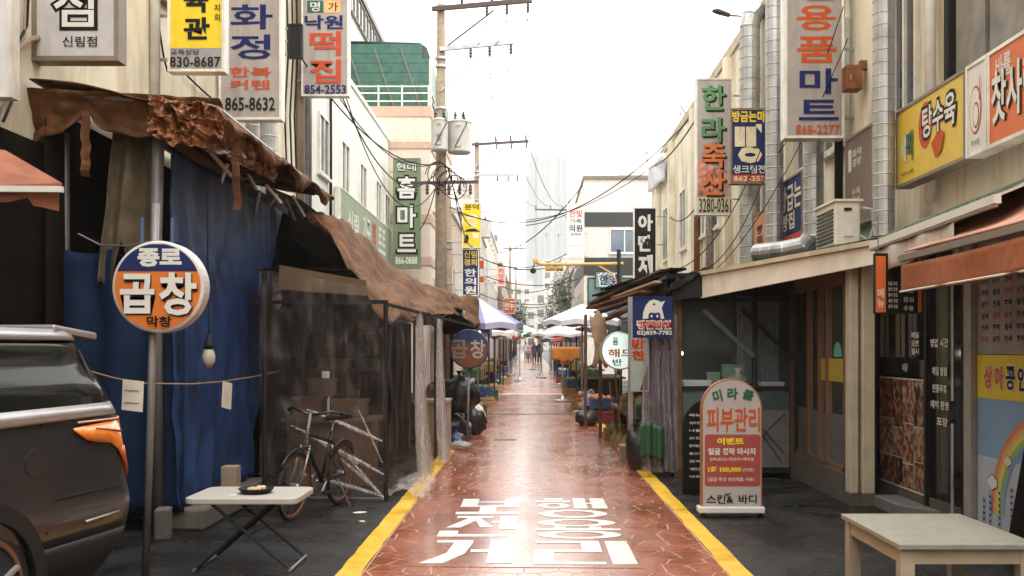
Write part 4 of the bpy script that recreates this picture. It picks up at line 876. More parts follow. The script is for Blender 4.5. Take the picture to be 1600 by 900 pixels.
disc_sign('pale glowing round sign with orange and green characters on the right', 969, 548, 30, 14.2, .12, MATS['galv'], [('t','음',957,527,966,539,BL,.02),('t','해드',950,545,990,558,OR,.02),('t','반',957,561,972,571,MATS['green'],.02)], face=LIT)
disc_sign('yellow round sign half hidden behind the pale glowing one', 959, 550, 23, 14.8, .1, MATS['galv'], [('t','반',939,545,946,556,MATS['orangered'],.02)], face=mat('lit_yellow',(.6,.5,.08),.4,emis=.15))
# ---------------------------------------------------------------- sliding doors of the deli along the alley
dr = thing('sliding_door', 'brown framed sliding glass doors under the cream roof edge', 'door', (3.3,11.2,0))
BRN = mat('brownframe', (.17,.09,.05), .5, dirt=.3)
MB().bb(3.28,3.42,10.42,12.45,0,.3).build('kick_wall', MATS['concrete'], dr)
for y,m in ((12.4,DM),(11.85,BRN),(11.4,BRN),(11.1,BRN),(10.47,BRN)): MB().bb(3.3,3.36,y-.03,y+.03,.3,2.4).build('stile', m, dr)
MB().bb(3.3,3.38,10.43,12.45,2.3,2.45).build('rail', BRN, dr); MB().bb(3.3,3.38,10.43,12.45,.3,.36).build('rail', BRN, dr)
for y0,y1 in ((10.5,11.07),(11.13,11.37),(11.43,11.82),(11.88,12.37)):
    p = MB().add([(3.33,y0,.36),(3.33,y1,.36),(3.33,y1,2.3),(3.33,y0,2.3)],[(0,1,2,3)]).build('pane', glass, dr)
    MB().add([(3.335,y0,.36),(3.335,y1,.36),(3.335,y1,.9),(3.335,y0,.9)],[(0,1,2,3)]).build('frosting', mat('frost',(.1,.095,.11),.5), p)
MB().add([(3.322,y,z) for y,z in ((10.52,1.25),(11.36,1.25),(11.36,1.5),(10.52,1.5))],[(0,1,2,3)]).build('sticker', mat('stickyellow',(.4,.3,.03),.5), dr)
MB().add([(3.321,10.75+.14*math.cos(a*.3142),1.52+.16*max(0,math.sin(a*.3142))) for a in range(20)],[tuple(range(20))]).build('sticker', mat('stickgreen',(.1,.4,.3),.5), dr)
MB().bb(3.6,3.65,10.95,12.9,0,2.7).build('inner_curtain', TD, dr)
# two cream columns at the shop corner
CC = mat('column', (.5,.44,.33), .7, var=.12, dirt=.4, dcol=(.25,.2,.14))
for y,x,lab in ((10.3,3.285,'left of two cream columns beside the food photo poster'),(10.26,3.4,'right of two cream columns beside the food photo poster')):
    t = thing('column', lab, 'column', (x,y,0)); MB().bb(x,x+(.09 if x<3.35 else .13),y-.08,y+.08,.12,2.66).build('shaft', CC, t, bevel=.012); MB().bb(x-.01,x+.11,y-.1,y+.1,0,.12).build('base', MATS['concrete'], t)
one('corner_post', 'grey blue post behind the two cream columns', 'post', MB().bb(3.36,3.42,10.42,10.5,0,2.66), mat('greyblue',(.2,.2,.24),.6))
pipe('handrail_pole', 'chromed pole hanging down beside the food photo poster', [(3.62,10.6,2.3),(3.62,10.6,.75)], .022, MATS['steel'], cat='pole')
# ---------------------------------------------------------------- black storefront at X = 3.77
sf = thing('storefront', 'black framed storefront with food photos on the right', 'storefront', (3.8,9,0))
SX = 3.77; fr = frame((SX,0,0), UR, ZV)      # a = -Y
BG = mat('blackglass', (.008,.009,.01), .08, spec=.7)
MB().bb(SX,SX+.1,8.5,10.9,0,.2).build('plinth', MATS['concrete'], sf)
MB().bb(SX+.02,SX+.06,8.5,10.9,.2,2.7).build('glazing', BG, sf)
for y in (10.88,9.43,8.62): MB().bb(SX-.03,SX+.03,y-.025,y+.025,.1,2.7).build('mullion', DM, sf)
for y0,y1,m in ((10.5,10.75,'ochre2'),(10.05,10.3,'ochre2'),(9.75,9.95,'violetgrey')):
    MB().grid(lambda u,v: V((SX+.015-.006*math.sin(u*9), y0+(y1-y0)*u, 1.52+.9*v)), 12, 2).build('inside_curtain', mat(m,(.13,.11,.07) if m=='ochre2' else (.06,.055,.08),.8), sf, smooth=True)
MB().bb(SX-.012,SX+.01,9.47,10.7,1.33,1.5).build('poster_header', BG, sf)
text(sf,'식당',fr,-10.05,1.38,-9.9,1.46,.016,PE,.02)
FOOD = []
for i,(c1,c2) in enumerate((((.3,.08,.03),(.02,.012,.01)),((.33,.15,.08),(.03,.012,.01)),((.34,.26,.2),(.16,.04,.02)),((.2,.09,.05),(.015,.012,.01)))):
    m = mat('food%d'%i, c1, .35); n_ = m.node_tree; ns_ = n_.nodes; L_ = n_.links; bs_ = ns_['Principled BSDF']
    g_ = ns_.new('ShaderNodeNewGeometry'); vo = ns_.new('ShaderNodeTexVoronoi'); vo.inputs['Scale'].default_value = 11; L_.new(g_.outputs['Position'], vo.inputs['Vector'])
    nn_ = ns_.new('ShaderNodeTexNoise'); nn_.inputs['Scale'].default_value = 17; L_.new(g_.outputs['Position'], nn_.inputs['Vector'])
    ra = ns_.new('ShaderNodeValToRGB'); e_ = ra.color_ramp.elements; e_[0].position = .64; e_[0].color = (*c2,1); e_[1].position = .84; e_[1].color = (*c1,1); e2 = ra.color_ramp.elements.new(.98); e2.color = (.42,.33,.26,1)
    ad = ns_.new('ShaderNodeMath'); ad.operation = 'MULTIPLY_ADD'; L_.new(vo.outputs['Distance'], ad.inputs[0]); ad.inputs[1].default_value = .45; L_.new(nn_.outputs['Fac'], ad.inputs[2]); L_.new(ad.outputs[0], ra.inputs[0]); L_.new(ra.outputs[0], bs_.inputs['Base Color']); FOOD.append(m)
MB().bb(SX-.008,SX+.012,9.46,10.71,.2,1.31).build('poster_backing', PE, sf)
cols = [(-10.7,-10.3,[(.22,.5),(.51,.88),(.89,1.3)]),(-10.29,-10.05,[(.22,.5),(.51,.8),(.81,1.3)]),(-10.04,-9.76,[(.22,.46),(.47,.86),(.87,1.3)]),(-9.75,-9.47,[(.22,.5),(.51,.84),(.85,1.3)])]
for i,(a0,a1,rows) in enumerate(cols):
    for j,(z0,z1) in enumerate(rows): MB().slab([fr(a0,z0,.009),fr(a1,z0,.009),fr(a1,z1,.009),fr(a0,z1,.009)],(-1,0,0),.003).build('food_photo', FOOD[(i*3+j*2+i*j)%4], sf)
for s,z,a0,a1 in (('영업 시간',1.62,-9.35,-8.95),('매일 열림',1.36,-9.3,-8.98),('연중무휴',1.2,-9.3,-8.98),('예약 환영',1.05,-9.34,-8.94),('포장',.9,-9.2,-8.96)): text(sf,s,fr,a0,z,a1,z+.08,.012,PE,.02)
for k_,s_ in enumerate(('매일','오전','열시')): text(sf,s_,fr,-9.8,1.71-k_*.08,-9.62,1.77-k_*.08,.016,PE,.02)
MB().tube([(SX-.07,8.72,2.3),(SX-.07,8.72,1.15)],.016,8).build('door_handle', MATS['galv'], sf); MB().tube([(SX-.07,8.72,.95),(SX-.07,8.72,.15)],.016,8).build('door_handle', MATS['galv'], sf)
for k,s in enumerate('초밥사라'): text(sf,s,fr,-8.6,2.0-k*.28,-8.55,2.1-k*.28,.012,PE,.02)
for z in (.32,.52,.72,.92): MB().slab([fr(-8.62,z,.01),fr(-8.57,z,.01),fr(-8.57,z+.1,.01),fr(-8.62,z+.1,.01)],(-1,0,0),.002).build('sticker', MATS['palepink'], sf)
one('doorstep', 'wooden step board in front of the black storefront', 'step', MB().slab([(3.5,10.15,0),(3.5,9.5,0),(3.76,9.1,0),(3.76,10.15,0)],(0,0,1),.12), PANEL, bevel=.01)
# estate agent window with rainbow poster
ew = thing('shop_window', 'window with yellow band and blue rainbow poster at the right edge', 'window', (3.8,7,0))
MB().bb(SX-.06,SX+.06,8.38,8.52,0,2.75).build('frame_post', mat('greypost2',(.28,.26,.24),.6), ew)
MB().bb(SX-.02,SX+.2,4.5,8.38,0,.1).build('sill', MATS['concrete'], ew)
NOT = mat('notice', (.26,.25,.26), .4, var=.15, ns=5)
MB().slab([fr(-8.36,1.56),fr(-4.6,1.56),fr(-4.6,2.5),fr(-8.36,2.5)],(-1,0,0),.012).build('notice_panel', NOT, ew)
for i in range(6):
    for j in range(7): text(ew,('매매','전세','월세','상가','주택')[(i*3+j)%5],fr,-8.28+i*.2,1.66+j*.095,-8.16+i*.2,1.71+j*.095,.016,(MATS['orangered'] if (i*5+j)%7==0 else MATS['inkblue'] if (i+j)%4==0 else INK),.01)
MB().slab([fr(-8.36,1.2),fr(-4.6,1.2),fr(-4.6,1.555),fr(-8.36,1.555)],(-1,0,0),.014).build('yellow_band', mat('bandyellow',(.62,.5,.03),.45,var=.05), ew)
for k,s in enumerate('상아공인중개사'): text(ew,s,fr,-8.24+k*.19,1.27,-8.07+k*.19,1.48,.018,PE,.07); text(ew,s,fr,-8.23+k*.19,1.28,-8.08+k*.19,1.47,.02,MATS['orangered'] if k<2 else BL,.03)
SKYP = mat('poster_sky', (.2,.34,.56), .4, var=.1, ns=2); PALEP = mat('poster_pale', (.42,.47,.56), .45, var=.1, ns=2)
MB().slab([fr(-8.36,.12),fr(-4.6,.12),fr(-4.6,.72),fr(-8.36,.72)],(-1,0,0),.012).build('poster', PALEP, ew); MB().slab([fr(-8.36,.721),fr(-4.6,.721),fr(-4.6,1.198),fr(-8.36,1.198)],(-1,0,0),.012).build('poster', SKYP, ew)
def arc(cx_, cz, r0, r1, a0, a1, d_, m, sx=1):
    n_=20; pts=[fr(cx_+sx*r1*math.cos(a0+(a1-a0)*i/n_),cz+r1*math.sin(a0+(a1-a0)*i/n_),d_) for i in range(n_+1)]+[fr(cx_+sx*r0*math.cos(a1+(a0-a1)*i/n_),cz+r0*math.sin(a1+(a0-a1)*i/n_),d_) for i in range(n_+1)]
    MB().add(pts,[(i,i+1,2*n_-i,2*n_+1-i) for i in range(n_)]).build('rainbow_stripe', m, ew)
for k,(nm,c_) in enumerate((('r1',(.6,.2,.13)),('r2',(.62,.36,.12)),('r3',(.6,.52,.15)),('r4',(.25,.42,.12)),('r5',(.2,.3,.5)))): arc(-7.3,.3,.58+.045*(4-k),.58+.045*(5-k),math.radians(88),math.radians(182),.0135+.0004*k,mat(nm,c_,.45))
def cloud(a,z,r):
    for k,(da,dz,q) in enumerate(((-1,0,.7),(0,.25,1),(1,0,.75),(0,-.35,.8))):
        for e_,m,dd_ in ((1.15,INK,.017),(1,PE,.019)): MB().add([fr(a+da*r+q*r*e_*math.cos(t*.4488),z+dz*r+q*r*e_*math.sin(t*.4488),dd_+.0003*k) for t in range(14)],[tuple(range(14))]).build('cloud_print', m, ew)
cloud(-8.08,.52,.05); cloud(-7.82,.72,.035); cloud(-7.5,.82,.03)
for k,(a,h_) in enumerate(((-8.27,.26),(-8.16,.33),(-8.0,.38),(-7.8,.4),(-7.68,.3),(-7.55,.36))):
    MB().slab([fr(a,.125,.012),fr(a+.07,.125,.012),fr(a+.07,.125+h_,.012),fr(a,.125+h_,.012)],(-1,0,0),.0015).build('building_print', mat('printgrey',(.3,.33,.42),.5), ew)
    for j in range(int(h_/.05)): MB().slab([fr(a+.02,.14+j*.05,.014),fr(a+.05,.14+j*.05,.014),fr(a+.05,.16+j*.05,.014),fr(a+.02,.16+j*.05,.014)],(-1,0,0),.001).build('window_print', MATS['navy'], ew)
one('leaning_board', 'dark board leaning on the rainbow poster at the right edge', 'board', MB().slab([(3.66,7.62,0),(3.58,6.9,0),(3.7,6.8,1.25),(3.74,7.36,1.2)],(-1,0,0),.03), TD)
# hanging menu board under the awning
mb_ = psign('menu_board', 'black hanging menu board with orange edges under the awning', 1366, 396, 1441, 490, 8.6, .03, MATS['black'], MATS['black'],
  [('r',1368,400,1384,488,MATS['orange2']),('r',1434,400,1440,488,MATS['orange2']),('t','메\n뉴',1371,450,1381,482,PE,.02)]+[('t',s,1387,440+k*9,1402,446+k*9,PE,.01) for k,s in enumerate(('모둠 초밥','연어 초밥','광어 초밥','새우 초밥','장어 초밥'))]+[('t',s,1410,436+k*14,1426,444+k*14,PE,.01) for k,s in enumerate(('세트','특선','점심','우동'))], fw=.006)
for px in (1372,1436): MB().tube([P(px,396,8.62),P(px,340,8.62)],.006,5).build('hanger', MATS['steel'], mb_)
# ---------------------------------------------------------------- awnings on the right
aw = thing('awning', 'orange cloth awning at the right picture edge', 'awning', (3.3,6.4,2.2))
AO2 = mat('awning_orange2', (.3,.085,.022), .75, var=.2, ns=14, dirt=.25); AP = mat('awning_pink', (.55,.28,.2), .7, var=.2, ns=4, dirt=.3, dcol=(.35,.12,.07))
MB().grid(lambda u,v: V((3.0+.75*v, 8.0-3.6*u, 2.38+.48*v-.05*math.sin(v*math.pi)+.03*math.sin(u*16+v*2)*v)), 40, 12).build('cloth', AP, aw, smooth=True, thick=.012)
MB().grid(lambda u,v: V((2.985+.02*math.sin(u*21)*(1-v), 8.0-3.6*u, 2.06+.02*u+.22*v-.015*math.sin(u*5))), 50, 6).build('valance', AO2, aw, smooth=True, thick=.008)
MB().bar((2.99,8.03,2.33),(2.99,4.4,2.35),.05,.05).build('edge_bar', MATS['framedark'], aw)
MB().tube([(2.97,7.99,2.062),(2.97,4.4,2.08)],.008,6).build('hem', PE, aw)
for y in (7.95,6.0): MB().bar((3.0,y,2.34),(3.78,y,2.5),.03).build('arm', GS, aw)
ta = thing('tile_awning', 'small green tiled awning with stained white apron below the yellow sign', 'awning', (3.4,8,2.4))
TL = mat('tile_green', (.06,.13,.075), .4, var=.4, ns=9); WV = mat('white_vinyl', (.6,.57,.53), .55, dirt=.6, dcol=(.35,.25,.18), dscale=(3,3,.5))
MB().slab([(3.12,9.0,2.56),(3.12,6.6,2.62),(3.85,6.6,2.92),(3.85,9.0,2.86)],(0,0,1),.02).build('deck', WV, ta)
e0, e1, w0, w1 = V((3.13,8.98,2.585)), V((3.13,6.62,2.645)), V((3.36,8.98,2.685)), V((3.36,6.62,2.745))
for k in range(14):
    f0, f1 = (k+.08)/14, (k+.92)/14
    MB().slab([e0.lerp(e1,f0), e0.lerp(e1,f1), w0.lerp(w1,f1), w0.lerp(w1,f0)],(0,0,1),.022).build('roof_tile', TL, ta)
MB().bar((3.1,9.03,2.54),(3.1,6.6,2.6),.05,.06).build('edge_bar', PE, ta); MB().bar((3.09,9.02,2.5),(3.09,6.6,2.555),.03,.02).build('trim', MATS['framedark'], ta)
MB().grid(lambda u,v: V((3.1+.015*math.sin(u*17), 8.95-1.7*u, 2.5+.03*u-(.22-.1*u*u)*v)), 24, 4).build('apron', WV, ta, smooth=True, thick=.005)
# ================================================================ signs standing on the ground
def arched(fr, w_, h_, d_, n_=24):
    r = w_/2; return [fr(0,0,d_), fr(w_,0,d_)] + [fr(r+r*math.cos(math.pi*i/n_), h_-r+r*math.sin(math.pi*i/n_), d_) for i in range(n_+1)]
ss = thing('standing_sign', 'white arched standing sign with red box and orange name', 'sign', (1.92,9.5,0))
x0, x1 = P(1096,0,9.5).x, P(1191,0,9.5).x; W_ = x1-x0; f = frame((x0,9.5,.02),(1,0,0),ZV); s_ = 9.5/F
def q(px,py): return ((px-1096)*s_, (805-py)*s_)
EDGE = mat('sign_edge', (.3,.12,.06), .5); BODY = mat('standwhite', (.42,.38,.365), .45, var=.03)
MB().slab(arched(f,W_,1.3,-.09),(0,-1,0),.085).build('cabinet', EDGE, ss)
MB().slab(arched(frame((x0+.015,9.5,.035),(1,0,0),ZV),W_-.03,1.27,-.004),(0,-1,0),.008).build('face_panel', BODY, ss)
MB().bb(x0-.03,x1+.02,9.46,9.62,.04,.1).build('base', PE, ss, bevel=.01)
for x in (x0,x1-.04): MB().lathe([(.02,0),(.025,.02),(.02,.04)],(x+.02,9.5,0),8).build('foot', DM, ss)
RB = mat('redbox', (.33,.06,.045), .5, var=.04)
a,c = q(1101,760); a1_,c1_ = q(1188,679); rr=.025
MB().add([f(px_+rr*math.cos(t),pz_+rr*math.sin(t),.006) for px_,pz_,t0 in ((a1_-rr,c+rr,-90),(a1_-rr,c1_-rr,0),(a+rr,c1_-rr,90),(a+rr,c+rr,180)) for t in (math.radians(t0),math.radians(t0+45),math.radians(t0+90))],[tuple(range(12))]).build('colour_panel', RB, ss)
def st_t(s,x0_,y0_,x1_,y1_,m,off=.02,rot=0):
    a,c = q(x0_,y1_); a1_,c1_ = q(x1_,y0_); text(ss,s,f,a,c,a1_,c1_,.009,m,off,rot=rot)
for s,b_,r_ in (('미',(1112,608,1130,627),.25),('라',(1136,606,1153,625),0),('클',(1160,608,1178,627),-.3)): st_t(s,*b_,MATS['green'],.04,r_)
st_t('피부관리',1104,637,1187,675,OR,.02); st_t('이벤트',1120,684,1162,695,YE,.05); st_t('얼굴 경락 마사지',1106,700,1180,711,PE,.03); st_t('경락(혼신)+목관리+팩포함',1108,715,1178,721,PE,.01)
st_t('1회 100,000',1106,729,1158,739,YE,.05); st_t('(30분)',1160,731,1178,738,PE,.0); st_t('(얼굴 특성 관련제품 사용)',1106,746,1178,753,PE,.01)
st_t('스킨&',1104,773,1146,787,INK,.02); st_t('바디',1154,773,1182,787,INK,.02)
MB().add([f(*q(x,y),.009) for x,y in ((1135,776),(1132,770),(1138,772),(1141,768),(1141,773))],[(4,3,2,1,0)]).build('leaf_emblem', MATS['green'], ss)
a,c = q(1096,797); a1_,c1_ = q(1191,793); MB().add([f(a+.01,c,.006),f(a1_-.01,c,.006),f(a1_-.01,c1_,.006),f(a+.01,c1_,.006)],[(0,1,2,3)]).build('stripe', EDGE, ss)
bs = thing('standing_sign', 'black arched menu sign half hidden behind the white arched sign', 'sign', (1.95,11,0))
x0 = P(1067,0,11).x; f2 = frame((x0,11,0),(1,0,0),ZV)
MB().slab(arched(f2,.6,1.05,-.05),(0,-1,0),.05).build('board', MATS['black'], bs)
for k,s in enumerate(('메뉴','오늘의 반찬','나물','김치 젓갈','멸치볶음','불고기','잡채','전','어묵')): text(bs,s,f2,.07+.1*max(0,.4-.06*abs(k-5))*0,.86-k*.085,.2,.89-k*.085,.004,PE,.01)
# low white bench / table at the lower right
bt = thing('bench', 'low cream wooden bench in the lower right corner', 'bench', (2.55,6.4,0))
BC = mat('bench_cream', (.5,.41,.31), .55, var=.08, dirt=.3, dcol=(.35,.25,.17)); BTP = mat('bench_top', (.33,.32,.27), .5, var=.12, ns=12, dirt=.45, dcol=(.3,.28,.22), dscale=(3,3,3))
MB().bb(2.17,3.0,5.85,6.95,.42,.455).build('top', BTP, bt, bevel=.006)
for x0_,x1_,y0_,y1_ in ((2.2,2.97,5.89,5.92),(2.2,2.97,6.88,6.91),(2.2,2.23,5.92,6.88),(2.94,2.97,5.92,6.88)): MB().bb(x0_,x1_,y0_,y1_,.33,.419).build('apron', BC, bt)
for x,y in ((2.19,5.88),(2.9,5.88),(2.19,6.84),(2.9,6.84)): MB().bb(x,x+.085,y,y+.085,0,.418).build('leg', BC, bt, bevel=.004)
# ================================================================ far stalls
def parasol(label, c, r, zt, zr, m, val, n_=8, pole=True, rot=.2, group='parasols over the far stalls'):
    x, y = c; g = gz(y); t = thing('parasol', label, 'parasol', (x,y,g), group)
    pts = [V((x+r*math.cos(rot+2*math.pi*k/n_), y+r*math.sin(rot+2*math.pi*k/n_), zr)) for k in range(n_)]; ap = V((x,y,zt))
    for k in range(n_):
        p0, p1 = pts[k], pts[(k+1)%n_]; mm = m[k%len(m)]
        mid = (p0+p1)/2+V((0,0,.05)); MB().add([ap,p0,mid,p1],[(0,1,2),(0,2,3)]).build('panel', mm, t)
        MB().add([p0,mid,p1,p1-V((0,0,val)),mid-V((0,0,val)),p0-V((0,0,val))],[(0,1,4,5),(1,2,3,4)]).build('valance', mm, t)
        MB().bar(ap-V((0,0,.03)),p0-V((0,0,.02)),.015).build('rib', MATS['steel'], t)
    if pole:
        MB().tube([(x,y,g),(x,y,zt+.06)],.022,8).build('pole', MATS['galv'], t); MB().lathe([(.24,0),(.24,.05),(.1,.08),(.04,.2)],(x,y,g),16).build('base', MATS['galv'], t)
    return t
LIL = mat('lilac', (.42,.4,.55), .6, var=.1); LILW = mat('lilacwhite', (.62,.62,.66), .6, var=.08); LILD = mat('lilacdeep', (.2,.18,.36), .6)
PKW = mat('pinkwhite', (.72,.6,.58), .6); WH = MATS['pearl']; GRN = mat('umbgreen',(.06,.25,.12),.6); REDU = mat('umbred',(.5,.08,.05),.6)
parasol('lilac parasol over the left stalls', (-1.25,24), 1.12, 2.85, 2.2, [LIL, LILD], .14)
parasol('white and lilac parasol on a round foot at the right', (1.28,24.4), 1.0, 2.72, 2.28, [LILW], .12)
parasol('flat pinkish white parasol under the lilac one at the right', (.95,29), .95, 2.25, 2.02, [PKW, WH], .08)
parasol('white parasol far down the left stalls', (-.45,44), .85, 2.75, 2.4, [WH, WH, GRN], .1)
parasol('green and white parasol far down on the right', (.55,48), .9, 2.6, 2.3, [GRN, WH], .12)
parasol('red and white parasol at the far left', (-1.1,52), .9, 2.6, 2.25, [REDU, WH], .12)
parasol('blue parasol deep on the right', (1.3,40), .9, 2.3, 2.0, [MATS['plastic_blue'], REDU], .12)
parasol('pale parasol at the far end of the stalls', (.2,62), 1.0, 2.85, 2.5, [WH], .1)
# left produce stall
st = thing('market_stall', 'produce stall past the draped tarp on the left', 'stall', (-2,19,0))
for x,y in ((-1.35,17.2),(-2.6,17.2),(-1.35,22.4),(-2.6,22.4)): MB().tube([(x,y,gz(y)),(x,y,2.5)],.03,8).build('post', DM, st)
MB().slab([(-2.9,16.9,2.75),(-1.15,16.9,2.25),(-1.15,23,2.25),(-2.9,23,2.75)],(0,0,1),.03).build('roof', TD, st)
MB().grid(lambda u,v: V((-1.16+.03*math.sin(u*30),17+5.9*u,2.27-(.25+.08*math.sin(u*19))*v)),60,4).build('valance', mat('tarp_grey',(.2,.2,.2),.6,var=.3), st, smooth=True, thick=.008)
MB().bb(-2.9,-2.86,16.9,23,0,2.7).build('back_wall', TD, st)
MB().bb(-2.5,-1.45,17.4,22.2,.62,.68).build('counter', WD, st)
for y in (17.6,19.8,22): MB().bb(-2.4,-1.55,y-.05,y+.05,0,.62).build('trestle', WD, st)
for y in (18.5,20.5):
    t = thing('fluorescent_lamp', 'lit tube lamp under the produce stall roof, '+('near end' if y<19 else 'far end'), 'lamp', (-1.9,y,2.3)); MB().tube([(-2.2,y,2.3),(-1.6,y,2.3)],.02,8).build('tube', MATS['tube_lit'], t); MB().bb(-2.22,-1.58,y-.03,y+.03,2.32,2.36).build('fitting', MATS['white'], t)
wb = thing('wooden_chest', 'pale wooden chest at the road edge by the plastic stall', 'chest', (-1.45,15.2,0))
MB().bb(-1.72,-1.26,15.0,15.6,.05,.8).build('body', MATS['lightwood'], wb); MB().bb(-1.75,-1.22,14.97,15.63,.8,.84).build('lid', mat('palewood',(.42,.33,.24),.6,dirt=.3), wb); MB().bb(-1.25,-1.235,14.99,15.61,.06,.79).build('end_board', MATS['palewood'], wb)
for y in (15.03,15.52): MB().bb(-1.7,-1.3,y,y+.05,0,.05).build('foot', WD, wb)
pole_r = .02
c0 = P(735,545,16.2)
disc_sign('dim orange and blue round sign below the draped tarp end', 733, 545, 31, 16.2, .14, mat('bluedrum',(.012,.05,.15),.5), [('c',-.99,.3,mat('dimorange',(.15,.04,.014),.5)),('c',.3,.99,mat('dimnavy',(.012,.025,.08),.5)),('t','곱',705,531,730,560,mat('dimletter',(.2,.17,.15),.6),.022),('t','창',735,531,758,560,MATS['signgrey'],.022)], pole=[c0+V((-.03,.1,-.3)), V((c0.x-.06,16.35,0))], face=mat('dimface',(.14,.04,.014),.5))
VEG = [mat('veg%d'%i, c_, .6, var=.4, ns=20) for i,c_ in enumerate(((.03,.09,.02),(.25,.2,.05),(.35,.12,.03),(.12,.16,.05),(.35,.3,.22)))]
KIND = ['leafy greens','squash','carrots','cabbages','radishes']
def crate(lab, x, y, z, m, veg=None, w_=.5, d_=.36, h=.22, rz=0):
    t = thing('crate', lab, 'crate', (x,y,z), 'crates at the alley stalls'); rm = Matrix.Rotation(rz,3,'Z'); o = V((x,y,z))
    for sx,sy,lx,ly in ((0,-1,w_,.02),(0,1,w_,.02),(-1,0,.02,d_-.04),(1,0,.02,d_-.04)):
        for k in range(3): MB().box(o+rm@V((sx*(w_/2-.01),sy*(d_/2-.01),.04+k*h/3)),(lx,ly,h/3-.02),rz).build('slat', m, t)
    MB().box(o+V((0,0,.01)),(w_-.02,d_-.02,.02),rz).build('floor', m, t)
    if veg is not None:
        v = thing('vegetable_pile', KIND[veg]+' in the '+lab, 'vegetables', (x,y,z+.05), 'produce at the alley stalls'); mb = MB()
        for k in range(10): mb.blob(o+rm@V((RND.uniform(-.38,.38)*w_,RND.uniform(-.36,.36)*d_,h*.75+RND.uniform(0,.08))),RND.uniform(.05,.09),k,5,.25)
        mb.build('heap', VEG[veg], v, smooth=True)
PG, PB, PR = MATS['plastic_green'], MATS['plastic_blue'], MATS['plastic_red']
DG = mat('darkgreen',(.012,.03,.018),.5); YC = mat('plastic_yellow',(.22,.15,.03),.5)
crate('yellow crate on the near end of the left produce counter', -1.6,17.7,.68,YC,1)
crate('green crate on the left produce counter beside the yellow one', -1.65,18.4,.68,PG,0)
crate('red crate in the middle of the left produce counter', -1.6,19.3,.68,PR,2)
crate('wooden crate at the far end of the left produce counter', -1.65,20.6,.68,MATS['lightwood'],3)
crate('blue crate on the ground before the left produce counter', -1.32,18.0,0,PB,4)
crate('dark green crate on the ground further along the left counter', -1.3,19.4,0,DG,0)
crate('wooden crate standing at the left road edge far along', -1.2,21.5,gz(21.5),MATS['lightwood'],2)
def bag(lab, c, r, m, seed):
    t = thing('bag', lab, 'bag', (c[0],c[1],c[2]), 'bags at the alley stalls'); MB().blob((c[0],c[1],c[2]+r[2]*.95),r,seed,8,.22).build('bag_body', m, t, smooth=True); MB().lathe([(.03,0),(.02,.05),(.06,.12)],(c[0],c[1],c[2]+r[2]*1.9),7).build('knot', m, t)
BB = mat('blackbag',(.012,.014,.014),.35,bump=.5,bs=18)
bag('big black bag bulging over the left produce counter', (-1.2,16.9,.55),(.34,.3,.3),BB,1)
bag('black bag on the ground under the round orange sign', (-1.32,17.0,0),(.26,.24,.26),BB,2)
bag('blue bag on the ground near the wooden chest', (-1.22,16.4,0),(.14,.14,.12),PB,3)
bag('clear crumpled bag at the end of the left yellow line', (-1.12,15.9,0),(.2,.14,.07),film('bagclear',(.5,.47,.42),.5,.9,(6,6,6)),4)
bag('white sack leaning by the left counter far along', (-1.1,20.4,0),(.18,.16,.24),MATS['paper'],5)
bag('second black bag at the left road edge', (-1.05,18.7,0),(.22,.2,.25),BB,6)
# planks over the right stalls
st = thing('market_stall', 'ramshackle stall roofed with rusty planks on the right', 'stall', (1.7,15.5,0))
RS = MATS['rust']
for k,(a,Ya,c_,Yb,w_,m) in enumerate((((926,474),18,(1042,422),13.2,.1,WD),((932,462),17.6,(1050,428),12.9,.09,TD),((930,480),17,(1010,455),13.6,.12,RS),((948,452),17,(1060,420),12.8,.12,TD),((935,488),16.4,(1000,466),13.4,.09,WD),((945,500),16,(990,480),13.5,.06,RS),((960,465),16.4,(1030,440),13.1,.07,MATS['palewood']),((925,482),18.4,(960,450),17.4,.14,RS),((955,492),15,(1000,474),13.3,.07,LILD))):
    MB().bar(P(*a,Ya),P(*c_,Yb),w_*1.8,.03).build('plank', m, st)
MB().slab([P(928,476,18),P(1040,430,13),P(1075,430,13.5),P(990,470,18)],(0,0,1),.03).build('roof', TD, st)
for px,Y in ((985,13.3),(938,18),(915,20)): q_=P(px,500,Y); MB().bar((q_.x,Y,0),(q_.x,Y,2.3),.06).build('post', MATS['galv'] if px==985 else WD, st)
MB().bb(1.5,2.6,13.6,18.5,.55,.6).build('counter', WD, st)
for y in (13.8,16,18.3): MB().bb(1.55,2.5,y-.04,y+.04,0,.55).build('trestle', WD, st)
MB().bb(2.9,2.95,12.9,19,0,2.5).build('back_wall', TD, st)
MB().grid(lambda u,v: P(925+25*u+4*math.sin(v*5),490+80*(1-v)+6*math.sin(u*9),15.6),8,10).build('hanging_cloth', mat('oldcloth',(.3,.2,.13),.8,var=.3), st, smooth=True, thick=.008)
one('orange_sheet', 'orange sheet hung under the parasols on the right', 'sheet', MB().grid(lambda u,v: P(862+44*u,542+24*v*(.75+.25*math.sin(u*3.1))+2*math.sin(u*20)*v,26)+V((0,.05*math.sin(u*9),0)),20,6), mat('orangesheet',(.6,.22,.04),.6), smooth=True, thick=.008)
for k,(px,py,Y,l,tilt,m) in enumerate(((962,690,16.5,1.3,.12,WD),(970,695,16.2,1.5,-.1,YC),(978,700,15.6,1.1,.16,WD),(958,672,18.5,1.0,-.05,RS),(984,706,15.2,1.25,.1,MATS['lightwood']))):
    x=P(px,py,Y).x; t = thing('broom', ['brown handled broom','yellow handled broom','short dark broom','rusty handled broom','pale handled broom'][k]+' leaning among the right stall posts','broom',(x,Y,0),'brooms by the right stalls')
    MB().tube([(x,Y,.2),(x+tilt,Y+.2,l)],.014,7).build('handle', m, t); MB().lathe([(.11,0),(.09,.12),(.025,.26)],(x,Y,0),10).build('bristles', mat('straw',(.22,.15,.06),.9), t)
